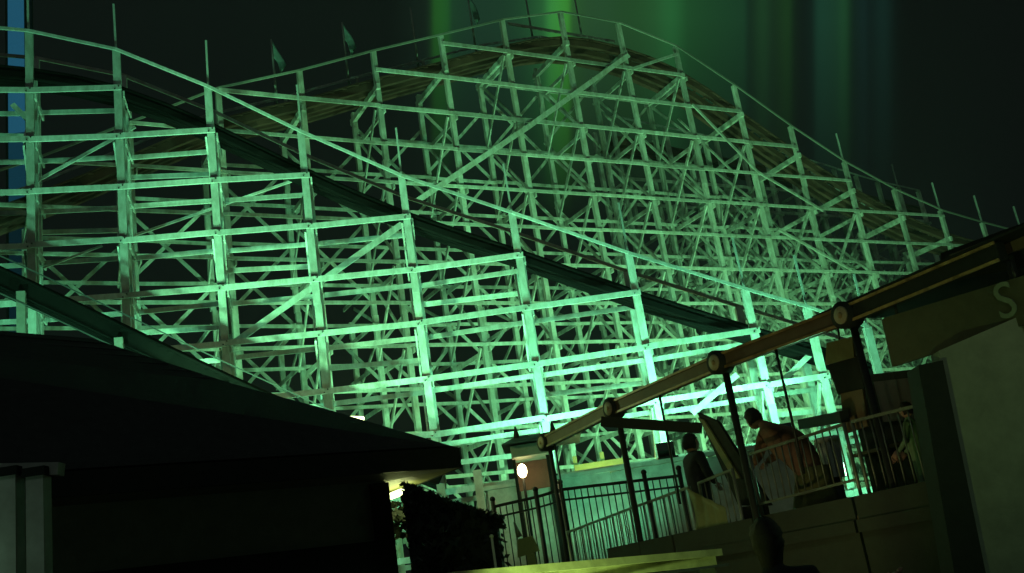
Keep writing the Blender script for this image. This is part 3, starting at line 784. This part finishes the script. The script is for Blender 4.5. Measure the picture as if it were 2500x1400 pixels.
# small olive lit panel and dark box on the canopy post
box_p = [onedge(2018, 838, .3), onedge(2080, 822, .3), onedge(2085, 872, .3), onedge(2014, 892, .3)]
nb = thing('notice_board', 'small olive notice board hung left of the bright sign gap', 'notice', box_p[0])
prism('board', nb, box_p, cn * .04, 'olive')
prism('backing', nb, [onedge(2020, 894, .34), onedge(2092, 868, .34), onedge(2110, 950, .34), onedge(2046, 965, .34)], cn * .05, 'trim')
prism('lower_board', nb, [onedge(2052, 962, .32), onedge(2105, 950, .32), onedge(2120, 1040, .32), onedge(2062, 1060, .32)], cn * .04, 'brown')
rod('hanger', nb, onedge(2050, 835, .32), onedge(2045, 790, .32), .015, 'iron')

kb = thing('kiosk', 'black kiosk wall behind the railing, left of the dark pillar', 'kiosk', (onedge(2150, 1000, 1.9).x, onedge(2150, 1000, 1.9).y, deckz))
kp = [onedge(2062, 922, 1.9), onedge(2250, 900, 1.9)]
prism('wall', kb, [V(kp[0].x, kp[0].y, deckz), V(kp[1].x, kp[1].y, deckz), kp[1], kp[0]], cn * .3, 'trim')
bar('counter', kb, V(kp[0].x, kp[0].y, deckz + .95) - cn * .15, V(kp[1].x, kp[1].y, deckz + .95) - cn * .15, .3, .05, 'brown')
prism('shutter', kb, [kp[0].lerp(kp[1], .38) + V(0, 0, -.12) - cn * .02, kp[0].lerp(kp[1], .85) + V(0, 0, -.12) - cn * .02, kp[0].lerp(kp[1], .85) + V(0, 0, -.75) - cn * .02, kp[0].lerp(kp[1], .38) + V(0, 0, -.75) - cn * .02], cn * .015, 'conc')
# right-hand wall and dark pillar
rw = thing('side_building', 'dark green plastered wall with a black corner pillar at the right edge', 'building', (5.2, 11, 0))
w0 = at_y(2290, 870, 11.6); w1 = at_y(2372, 1420, 11.6)
wx0 = at_y(2330, 1150, 11.6).x
ztop = onedge(2400, 850, .2).z
prism('wall', rw, [V(w1.x + .06, 11.6, 0), V(w1.x + 6, 11.3, 0), V(w1.x + 6, 11.3, 5.0), V(w0.x + .02, 11.6, z_at(w0.x, 11.6, 858))], V(0, .25, 0), 'wall')
prism('pillar', rw, [V(w1.x - .30, 11.5, 0), V(w1.x + .05, 11.5, 0), V(w0.x, 11.5, z_at(w0.x, 11.5, 880)), V(w0.x - .28, 11.5, z_at(w0.x - .28, 11.5, 892))], V(0, .4, 0), 'trim')
box('base', rw, (w1.x - .34, 11.4, 0), (w1.x + 5.9, 11.62, .35), 'conc')

# railings --------------------------------------------------------------
def railing(label, name, px, off, h, picks, group='picket railings of the platform', m='picket', pick=.011, ramp_post=True, base=None):
    """px: list of photo points of the top rail; they lie on the canopy edge line shifted by off"""
    pts = [onedge(x, y, off) for x, y in px]
    t = thing(name, label, 'railing', (pts[0].x, pts[0].y, 0), group)
    tot = sum((b - a).length for a, b in zip(pts[:-1], pts[1:]))
    for a, b in zip(pts[:-1], pts[1:]):
        bar('top_rail', t, a, b, .045, .04, m)
        bar('bottom_rail', t, a + V(0, 0, -h), b + V(0, 0, -h), .035, .035, m)
        n_ = max(2, int((b - a).length / picks))
        for i in range(1, n_):
            p = a.lerp(b, i / n_); rod('picket', t, p + V(0, 0, -h + .01), p + V(0, 0, -.01), pick, m, seg=6)
    for p in (pts[0], pts[-1]):
        rod('newel', t, V(p.x, p.y, min(p.z - h - .1, deckz) if base is None else base), p + V(0, 0, .02), .026, m)
    return t
railing('light picket railing rising to the right behind the green rail', 'picket_railing', ((1385, 1300), (1545, 1240), (1682, 1190)), -.12, 1.0, .115, base=0)
railing('short bright-topped picket railing between the two people', 'picket_railing', ((1706, 1180), (1788, 1147)), -.10, 1.0, .13, base=0)
railing('dim picket railing in front of the stooping person', 'picket_railing', ((1830, 1110), (2060, 1036)), .05, .75, .14)
railing('dim picket railing beside the dark pillar', 'picket_railing', ((2080, 1030), (2262, 985)), .02, 1.05, .15)
# rear black fence with ball finials
rf_ = thing('iron_fence', 'black iron fence with ball finials in front of the guard wall', 'fence', (2, 22, 0))
fpx = ((1205, 1238), (1310, 1214), (1370, 1196), (1575, 1172), (1660, 1162))
fpts = [at_y(x, y, 22.) for x, y in fpx]; zf = [p.z for p in fpts]
for a, b in zip(fpts[:-1], fpts[1:]):
    bar('rail', rf_, a, b, .05, .06, 'iron'); bar('rail', rf_, a + V(0, 0, -.22), b + V(0, 0, -.22), .04, .04, 'iron'); bar('rail', rf_, V(a.x, a.y, 1.5), V(b.x, b.y, 1.5), .04, .05, 'iron')
    n_ = max(2, int((b - a).length / .13))
    for i in range(n_): 
        p = a.lerp(b, i / n_); rod('picket', rf_, V(p.x, p.y, .2), p, .014, 'iron', seg=6)
for p in fpts:
    rod('post', rf_, V(p.x, p.y, 0), p + V(0, 0, .12), .05, 'iron')
    bm = bmesh.new(); bmesh.ops.create_uvsphere(bm, u_segments=12, v_segments=8, radius=.06, matrix=Matrix.Translation(p + V(0, 0, .16))); bmobj('finial', rf_, bm, 'iron')

# bright green timber rail across the bottom
gr = thing('timber_rail', 'bright yellow-green timber rail crossing the bottom of the picture', 'rail', (.5, 7.5, 0))
ga, gb = at_y(1080, 1412, 6.4), at_y(1738, 1352, 8.4)
bar('cap_board', gr, ga, gb, .20, .05, 'guard_y')
bar('face_board', gr, ga + V(0, .01, -.058), gb + V(0, .01, -.058), .06, .065, 'guard_y')
bar('pipe', gr, ga.lerp(gb, .35) + V(0, -.05, -.125), gb + V(.1, -.05, -.10), .02, .02, 'steel')
bar('lower_board', gr, ga + V(.3, .05, -.30), gb + V(-.2, .05, -.27), .05, .12, 'olive')
for t_ in (.03, .5, .97):
    p = ga.lerp(gb, t_); box('post', gr, (p.x - .06, p.y + .06, 0), (p.x + .06, p.y + .16, p.z - .04), 'trim')
gl = thing('rail_fill_light', 'small unseen lamp added below the frame that lights the timber rail', 'lamp', (-.35, 6.0, 0), None)  # added lamp, never in view, to brighten the timber rail
rod('post', gl, V(-.35, 6.0, 0), V(-.35, 6.0, .65), .04, 'iron'); bm = bmesh.new(); cyl_bm(bm, V(-.35, 6.0, .65), V(-.35, 6.0, .78), .08, .06, 12); bmobj('lens', gl, bm, 'lamp_y')
lg = bpy.data.lights.new('fill_spot', 'SPOT'); lg.energy = 190; lg.color = (.6, 1, .25); lg.spot_size = R(84); lg.spot_blend = .8; lg.shadow_soft_size = .08
lo = bpy.data.objects.new('fill_spot', lg); link(lo, gl); pd_ = (V(.25, 7.1, 1.8) - V(-.35, 6.0, .9)).normalized()
lo.matrix_basis = parent_inv(gl) @ (Matrix.Translation((-.35, 6.0, .9)) @ (-pd_).to_track_quat('Z', 'Y').to_matrix().to_4x4())

# notice stand
ns_c = at_y(1292, 1330, 12.)
nsd = thing('notice_stand', 'small pale notice on a post behind the green rail', 'sign', (ns_c.x, ns_c.y, 0))
box('post', nsd, (ns_c.x - .05, ns_c.y, 0), (ns_c.x + .05, ns_c.y + .06, ns_c.z - .1), 'olive')
prism('board', nsd, [at_y(1262, 1318, 12), at_y(1300, 1308, 12), at_y(1318, 1345, 12), at_y(1264, 1362, 12)], V(0, .05, 0), 'olive')
rod('marker', nsd, at_y(1255, 1275, 12.05), at_y(1268, 1312, 12.05), .01, 'picket', .035)
wp = at_y(1200, 1310, 10.5)
wpo = thing('thin_white_post', 'thin pale upright post near the bottom, right of the round shrub', 'post', (wp.x, wp.y, 0))
rod('shaft', wpo, V(wp.x, wp.y, 0), wp, .014, 'guard'); bm = bmesh.new(); bmesh.ops.create_uvsphere(bm, u_segments=10, v_segments=6, radius=.022, matrix=Matrix.Translation(wp)); bmobj('cap', wpo, bm, 'guard')

# ribbed litter bin, lit green
bc = at_y(2030, 1125, 17.2)
lb = thing('litter_bin', 'ribbed litter bin lit bright green behind the railing', 'bin', (bc.x, bc.y, deckz))
bb = V(bc.x, bc.y, at_y(2030, 1168, 17.2).z); bt = at_y(2025, 1075, 17.2).z
for i in range(14):
    a = 2 * math.pi * i / 14; o_ = V(math.cos(a), math.sin(a), 0)
    bar('slat', lb, bb + o_ * .15, V(bb.x, bb.y, bt) + o_ * .185, .02, .055, 'guard', V(-o_.y, o_.x, 0))
bm = bmesh.new(); cyl_bm(bm, V(bb.x, bb.y, bb.z), V(bb.x, bb.y, bt - .02), .13, .165, 18); bmobj('liner', lb, bm, 'wall')
bm = bmesh.new(); cyl_bm(bm, V(bb.x, bb.y, bt - .03), V(bb.x, bb.y, bt + .05), .21, .20, 18); bmobj('rim', lb, bm, 'guard')
rod('foot', lb, V(bb.x, bb.y, deckz), V(bb.x, bb.y, bb.z), .1, 'trim')
flood('green floodlight on the platform behind the litter bin', V(bc.x + .9, bc.y + 3.2, 3.1), V(bc.x, bc.y + .2, 2.9), 30, GREEN, 70, mount_z=deckz - .06)

# ------------------------------------------------------------------ people
def person_body(name, parent, joints, edges, m, subdiv=2):
    """joints: {name: (Vector, radius_x, radius_y)}; one continuous skinned figure"""
    ks = list(joints); me = bpy.data.meshes.new(name)
    me.from_pydata([tuple(joints[k][0]) for k in ks], [(ks.index(a), ks.index(b)) for a, b in edges], [])
    o = bpy.data.objects.new(name, me); COL.objects.link(o)
    sk = o.modifiers.new('skin', 'SKIN'); sk.use_smooth_shade = True
    for i, k in enumerate(ks):
        sv = me.skin_vertices[0].data[i]; sv.radius = (joints[k][1], joints[k][2]); sv.use_root = (i == 0)
    ss = o.modifiers.new('sub', 'SUBSURF'); ss.levels = subdiv; ss.render_levels = subdiv
    bpy.context.view_layer.update()
    m2 = bpy.data.meshes.new_from_object(o.evaluated_get(bpy.context.evaluated_depsgraph_get()))
    bpy.data.objects.remove(o)
    m2.materials.clear(); m2.materials.append(M[m])
    for p in m2.polygons: p.use_smooth = True
    ob = bpy.data.objects.new(name, m2); link(ob, parent); ob.matrix_basis = parent_inv(parent)
    return ob
def head(parent, c, face, r=.105, hair='hair', upv=V(0, 0, 1), long_hair=False):
    face = face.normalized(); s = face.cross(upv).normalized(); u = s.cross(face).normalized()
    B = Matrix(((face.x, s.x, u.x, c.x), (face.y, s.y, u.y, c.y), (face.z, s.z, u.z, c.z), (0, 0, 0, 1)))
    bm = bmesh.new(); bmesh.ops.create_uvsphere(bm, u_segments=20, v_segments=16, radius=r)
    for v in bm.verts:
        x, y, z = v.co / r
        v.co = V(x * .98 + (.06 if z < -.3 and x > 0 else 0), y * (.80 - (.12 * max(0, -z))), z * 1.2) * r
        if x > .8 and abs(y) < .18 and -.35 < z < .15: v.co.x += .16 * r
    bmesh.ops.transform(bm, matrix=B, verts=bm.verts)
    hd = bmobj('head', parent, bm, 'skin')
    for sy in (-1, 1):
        bm = bmesh.new(); bmesh.ops.create_uvsphere(bm, u_segments=8, v_segments=6, radius=r * .2, matrix=B @ Matrix.Translation((-.02 * r, sy * .80 * r, -.05 * r)) @ Matrix.Diagonal((1, .4, 1.4, 1))); bmobj('ear', hd, bm, 'skin')
        bm = bmesh.new(); bmesh.ops.create_uvsphere(bm, u_segments=8, v_segments=6, radius=r * .10, matrix=B @ Matrix.Translation((.86 * r, sy * .32 * r, .08 * r))); bmobj('eye', hd, bm, 'darkcloth')
    bm = bmesh.new(); bmesh.ops.create_uvsphere(bm, u_segments=8, v_segments=6, radius=r * .2, matrix=B @ Matrix.Translation((.84 * r, 0, -.55 * r)) @ Matrix.Diagonal((.5, 1.2, .35, 1))); bmobj('mouth', hd, bm, 'jacket')
    bm = bmesh.new(); bmesh.ops.create_uvsphere(bm, u_segments=20, v_segments=14, radius=r * 1.1)
    for v in bm.verts:
        x, y, z = v.co / (r * 1.1)
        if x > .45 and z < .35: v.co.x = .3 * r * 1.1
        if z < -.6: v.co.z = (-.6 if not long_hair else (-.6 + (z + .6) * 2.6)) * r * 1.1
        v.co = V(v.co.x - .06 * r, v.co.y * .88, v.co.z * 1.18 + .10 * r) + V(jit(.07), jit(.07), jit(.07)) * r
    bmesh.ops.transform(bm, matrix=B, verts=bm.verts); bmobj('hair', hd, bm, hair)
def hand(parent, wrist, direction, palm_n, m='skin', L=.17):
    d = direction.normalized(); n_ = palm_n.normalized(); s = d.cross(n_).normalized()
    bm = bmesh.new()
    bmesh.ops.create_cube(bm, size=1, matrix=Matrix.Translation(wrist + d * .05) @ Matrix(((d.x * .10, s.x * .085, n_.x * .03, 0), (d.y * .10, s.y * .085, n_.y * .03, 0), (d.z * .10, s.z * .085, n_.z * .03, 0), (0, 0, 0, 1))))
    for i, ln in enumerate((.070, .080, .074, .058)):
        b = wrist + d * .10 + s * (-.032 + i * .021); k = b + d * ln * .5 + n_ * .012; e = k + d * ln * .3 + n_ * .035
        cyl_bm(bm, b, k, .0095, .009, 8); cyl_bm(bm, k, e, .009, .0075, 8)
    b = wrist + d * .03 - s * .042; k = b - s * .02 + d * .03 + n_ * .012; e = k + d * .03 + n_ * .02
    cyl_bm(bm, b, k, .012, .011, 8); cyl_bm(bm, k, e, .011, .008, 8)
    bmobj('hand', parent, bm, m)

# stooping person in a brown jacket, leaning left over the railing
pA = onedge(1985, 1190, .55)
S = 1.0
def fr(px, py, off=.55): return onedge(px, py, off)
A = thing('person', 'person in a bulky brown jacket stooping to the left over the railing', 'person', (pA.x, pA.y, deckz))
away = cn
hip = fr(1985, 1150); neck = fr(1868, 1040); sh = fr(1885, 1062); belly = fr(1935, 1090)
hd_c = fr(1840, 1024)
kneeL = V(hip.x, hip.y, deckz + .48) + away * .12 - cd * .04; kneeR = V(hip.x, hip.y, deckz + .48) - away * .12
ank = lambda k: V(k.x, k.y, deckz + .09)
dn = V(0, 0, -1)
J = {'hip': (hip, .25, .24), 'belly': (belly, .29, .27), 'sh': (sh, .26, .23), 'neck': (neck, .09, .09), 'nk2': (neck.lerp(hd_c, .5), .07, .07),
     'shL': (sh + away * .19 + V(0, 0, -.03), .11, .11), 'elL': (sh + away * .23 - cd * .18 + V(0, 0, -.27), .085, .085), 'wrL': (sh + away * .14 - cd * .42 + V(0, 0, -.36), .05, .05),
     'shR': (sh - away * .19 + V(0, 0, -.03), .11, .11), 'elR': (sh - away * .23 - cd * .14 + V(0, 0, -.28), .085, .085), 'wrR': (sh - away * .16 - cd * .38 + V(0, 0, -.38), .05, .05),
     'hpL': (hip + away * .11 + V(0, 0, -.10), .14, .15), 'knL': (kneeL, .09, .10), 'anL': (ank(kneeL), .06, .06), 'toL': (ank(kneeL) - cd * .17 + V(0, 0, -.04), .045, .04),
     'hpR': (hip - away * .11 + V(0, 0, -.10), .14, .15), 'knR': (kneeR, .09, .10), 'anR': (ank(kneeR), .06, .06), 'toR': (ank(kneeR) - cd * .17 + V(0, 0, -.04), .045, .04)}
E_ = [('hip', 'belly'), ('belly', 'sh'), ('sh', 'neck'), ('neck', 'nk2'), ('sh', 'shL'), ('shL', 'elL'), ('elL', 'wrL'), ('sh', 'shR'), ('shR', 'elR'), ('elR', 'wrR'),
      ('hip', 'hpL'), ('hpL', 'knL'), ('knL', 'anL'), ('anL', 'toL'), ('hip', 'hpR'), ('hpR', 'knR'), ('knR', 'anR'), ('anR', 'toR')]
person_body('body', A, J, E_, 'jacket')
head(A, hd_c, -cd + V(0, 0, -.45), .135)
for sd in (1, -1):
    wv = J['wrL' if sd > 0 else 'wrR'][0]; hand(A, wv, -cd + V(0, 0, -.3), V(0, 0, -1))
# long olive skirt/coat tail
vs_, fs = [], []
for j in range(5):
    z = hip.z + .05 - j * .17; rr = .25 + .03 * j
    for i in range(16):
        a = 2 * math.pi * i / 16; k = 1 + .05 * math.sin(i * 4.0)
        vs_.append(V(hip.x, hip.y, z) + cd * (math.cos(a) * rr * k - .03 * j) + away * math.sin(a) * rr * .9 * k)
for j in range(4):
    for i in range(16): fs.append((j * 16 + i, j * 16 + (i + 1) % 16, (j + 1) * 16 + (i + 1) % 16, (j + 1) * 16 + i))
o = mesh('coat_tail', A, vs_, fs, 'olivecloth', True); so = o.modifiers.new('thick', 'SOLIDIFY'); so.thickness = .012

# dark-clothed person facing right
def standing(label, top_px, head_px, dist_pt, H, face, cloth, scale_head=.11, arm=None, group=None, ground=0., hairm='hair', bulk=1., long_hair=False):
    base = V(dist_pt.x, dist_pt.y, ground)
    t = thing('person', label, 'person', base, group)
    f_ = face.normalized(); s = V(-f_.y, f_.x, 0)
    z = lambda k: base + V(0, 0, H * k)
    w_ = H / 1.75; w0_ = w_; w_ = w_ * bulk
    J = {'pelvis': (z(.52), .16 * w_, .13 * w_), 'waist': (z(.61), .145 * w_, .115 * w_), 'chest': (z(.73), .175 * w_, .13 * w_), 'neck': (z(.835), .06 * w_, .06 * w_), 'nk2': (z(.87), .05 * w_, .05 * w_)}
    E2 = [('pelvis', 'waist'), ('waist', 'chest'), ('chest', 'neck'), ('neck', 'nk2')]
    ends = []
    for sd in (-1, 1):
        q = 'L' if sd < 0 else 'R'
        J['sh' + q] = (z(.80) + s * sd * .18 * w_, .065 * w_, .065 * w_)
        el, wr = (z(.63) + s * sd * .24 * w_ + f_ * .05, z(.53) + s * sd * .2 * w_ + f_ * .2) if (arm is None or sd < 0) else arm(z, s, f_, w_)
        J['el' + q] = (el, .05 * w_, .05 * w_); J['wr' + q] = (wr, .034 * w_, .034 * w_); ends.append((wr, (wr - el)))
        J['hp' + q] = (z(.49) + s * sd * .09 * w_, .095 * w_, .095 * w_); J['kn' + q] = (z(.27) + s * sd * .10 * w_ + f_ * .02, .062 * w_, .062 * w_); J['an' + q] = (z(.055) + s * sd * .10 * w_, .045 * w_, .045 * w_); J['to' + q] = (z(.022) + s * sd * .11 * w_ + f_ * .16, .04 * w_, .035 * w_)
        E2 += [('chest', 'sh' + q), ('sh' + q, 'el' + q), ('el' + q, 'wr' + q), ('pelvis', 'hp' + q), ('hp' + q, 'kn' + q), ('kn' + q, 'an' + q), ('an' + q, 'to' + q)]
    person_body('body', t, J, E2, cloth)
    head(t, z(.93), f_, scale_head * w0_, hairm, long_hair=long_hair)
    for wr, d in ends: hand(t, wr, d, -s if d.dot(s) > 0 else s)
    return t
bpt = onedge(1700, 1150, 1.5); zb = onedge(1690, 1066, 1.5).z
standing('dark-clothed person standing left of the leaning board, facing right', None, None, bpt, zb - deckz + .02, cd * .25 + cn * .9, 'darkcloth', .125, ground=deckz, bulk=1.45)
# pale bundle on the lap of that person
# foreground person seen from behind
cpt = at_y(1868, 1300, 6.6); zc = at_y(1866, 1268, 6.6).z
standing('dark silhouette of a person in the foreground at the bottom, back to the camera', None, None, cpt, zc, V(.15, 1, 0), 'darkcloth', .098, long_hair=True, bulk=1.15,
         arm=lambda z, s, f_, w_: (z(.70) - s * .42 + V(0, 0, .06), z(.76) - s * .62))
dpt = onedge(2232, 1080, .75)
standing('person in a pale green shirt half hidden behind the dark pillar', None, None, dpt, onedge(2222, 1000, .75).z - deckz + .1, -cd - cn * .5, 'greencloth', .11, ground=deckz)

# leaning board with a pale edge
lbt = thing('leaning_board', 'dark tilted board with a pale olive edge leaning beside the stooping person', 'board', onedge(1800, 1180, .25))
prism('board', lbt, [onedge(1702, 1008, .3), onedge(1752, 1030, .3), onedge(1880, 1235, .3), onedge(1802, 1235, .3)], cn * .06, 'trim')
prism('edge_strip', lbt, [onedge(1703, 1020, .27), onedge(1718, 1026, .27), onedge(1806, 1168, .27), onedge(1790, 1170, .27)], cn * .03, 'olive')
box('foot', lbt, (onedge(1840, 1235, .3).x - .2, onedge(1840, 1235, .3).y - .1, 0), (onedge(1840, 1235, .3).x + .2, onedge(1840, 1235, .3).y + .2, onedge(1840, 1235, .3).z), 'trim')
# pale hanging cloth on the railing
cl = thing('hanging_cloth', 'olive cloth hanging over the railing left of the foreground person', 'cloth', onedge(1690, 1200, -.18))
vs_, fs = [], []
A_, B_ = onedge(1676, 1192, -.17), onedge(1772, 1240, -.17)
for i in range(13):
    u = i / 12; tp = A_.lerp(B_, u)
    for j in range(6):
        v = j / 5; vs_.append(tp + V(0, 0, -.72 * v * (1 - .25 * u)) + cn * (.02 * math.sin(u * 22 + v * 2)) + cd * (.08 * math.sin(v * 3) * (1 - u)))
for i in range(12):
    for j in range(5): a = i * 6 + j; fs.append((a, a + 6, a + 7, a + 1))
o = mesh('cloth', cl, vs_, fs, 'olive', True); so = o.modifiers.new('thick', 'SOLIDIFY'); so.thickness = .008
rod('tie_cord', cl, A_ + V(0, 0, -.02), A_ + cn * .08 + V(0, 0, .03), .01, 'iron')
# low lamp added out of view to warm the beam and railing
pl2 = thing('fill_lantern', 'low warm fill lamp added on the ground out of view', 'lamp', (1.1, 12.2, 0))
rod('post', pl2, V(1.1, 12.2, 0), V(1.1, 12.2, .45), .04, 'iron')
bm = bmesh.new(); cyl_bm(bm, V(1.1, 12.2, .45), V(1.1, 12.2, .6), .07, .05, 12); bmobj('globe', pl2, bm, 'lamp_y')
lg = bpy.data.lights.new('fill_spot', 'SPOT'); lg.energy = 75; lg.color = (.90, .85, .36); lg.spot_size = R(110); lg.spot_blend = .8; lg.shadow_soft_size = .08
lo = bpy.data.objects.new('fill_spot', lg); link(lo, pl2); pd_ = (HUB[2] + V(0, 0, -.6) - V(1.1, 12.2, .8)).normalized()
lo.matrix_basis = parent_inv(pl2) @ (Matrix.Translation((1.1, 12.2, .8)) @ (-pd_).to_track_quat('Z', 'Y').to_matrix().to_4x4())
pl3 = thing('fill_lantern', 'small green-tinted fill lamp added under the canopy beyond the right edge', 'lamp', (6.3, 8.4, 3.3))  # unseen lamp added to fill the right wall and sign with light
bm = bmesh.new(); bmesh.ops.create_uvsphere(bm, u_segments=10, v_segments=8, radius=.05, matrix=Matrix.Translation((6.3, 8.4, 3.3))); bmobj('globe', pl3, bm, 'lamp_d')
rod('bracket', pl3, V(6.3, 8.4, 3.3), V(6.3, 8.4, 4.6), .012, 'iron')
bulb(pl3, V(6.3, 8.4, 3.2), 17, (.45, 1, .5))

pcl = thing('porch_lamp', 'porch lamp hanging just beyond the left picture edge by the columns', 'lamp', (kc.x - .75, 7.6, 2.9))
bm = bmesh.new(); bmesh.ops.create_uvsphere(bm, u_segments=10, v_segments=8, radius=.05, matrix=Matrix.Translation((kc.x - .75, 7.6, 2.6))); bmobj('globe', pcl, bm, 'lamp_d')
rod('cord', pcl, V(kc.x - .75, 7.6, 2.6), V(kc.x - .75, 7.6, 3.3), .008, 'iron')
bulb(pcl, V(kc.x - .75, 7.5, 2.5), 2.2, (.5, 1, .6))
slp = onedge(2590, 575, -.7)
sgl = thing('fascia_fill_lamp', 'gooseneck fill lamp added beyond the right edge to light the canopy fascia', 'lamp', slp)  # added out-of-view lamp that brightens the upper fascia
rod('arm', sgl, slp, onedge(2600, 560, .3), .015, 'iron')
bm = bmesh.new(); cyl_bm(bm, slp, slp + V(0, 0, -.12), .04, .1, 12); bmobj('shade', sgl, bm, 'iron')
bulb(sgl, slp + V(0, 0, -.2), 2.5, (1, .85, .5))

# ------------------------------------------------------------------ night air
hz = box('haze', None, (-70, -8, -1), (75, 95, 49), 'asphalt'); hz.data = hz.data.copy(); hz.data.materials.clear()
hm = bpy.data.materials.new('night_haze'); hm.use_nodes = True; ht = hm.node_tree; ht.nodes.clear()
ho = N(ht, 'ShaderNodeOutputMaterial'); pv = N(ht, 'ShaderNodeVolumePrincipled'); pv.inputs['Color'].default_value = (.85, .9, .88, 1); pv.inputs['Density'].default_value = .0007; pv.inputs['Anisotropy'].default_value = .2
ht.links.new(pv.outputs[0], ho.inputs['Volume']); hz.data.materials.append(hm); tag(hz, kind='stuff')
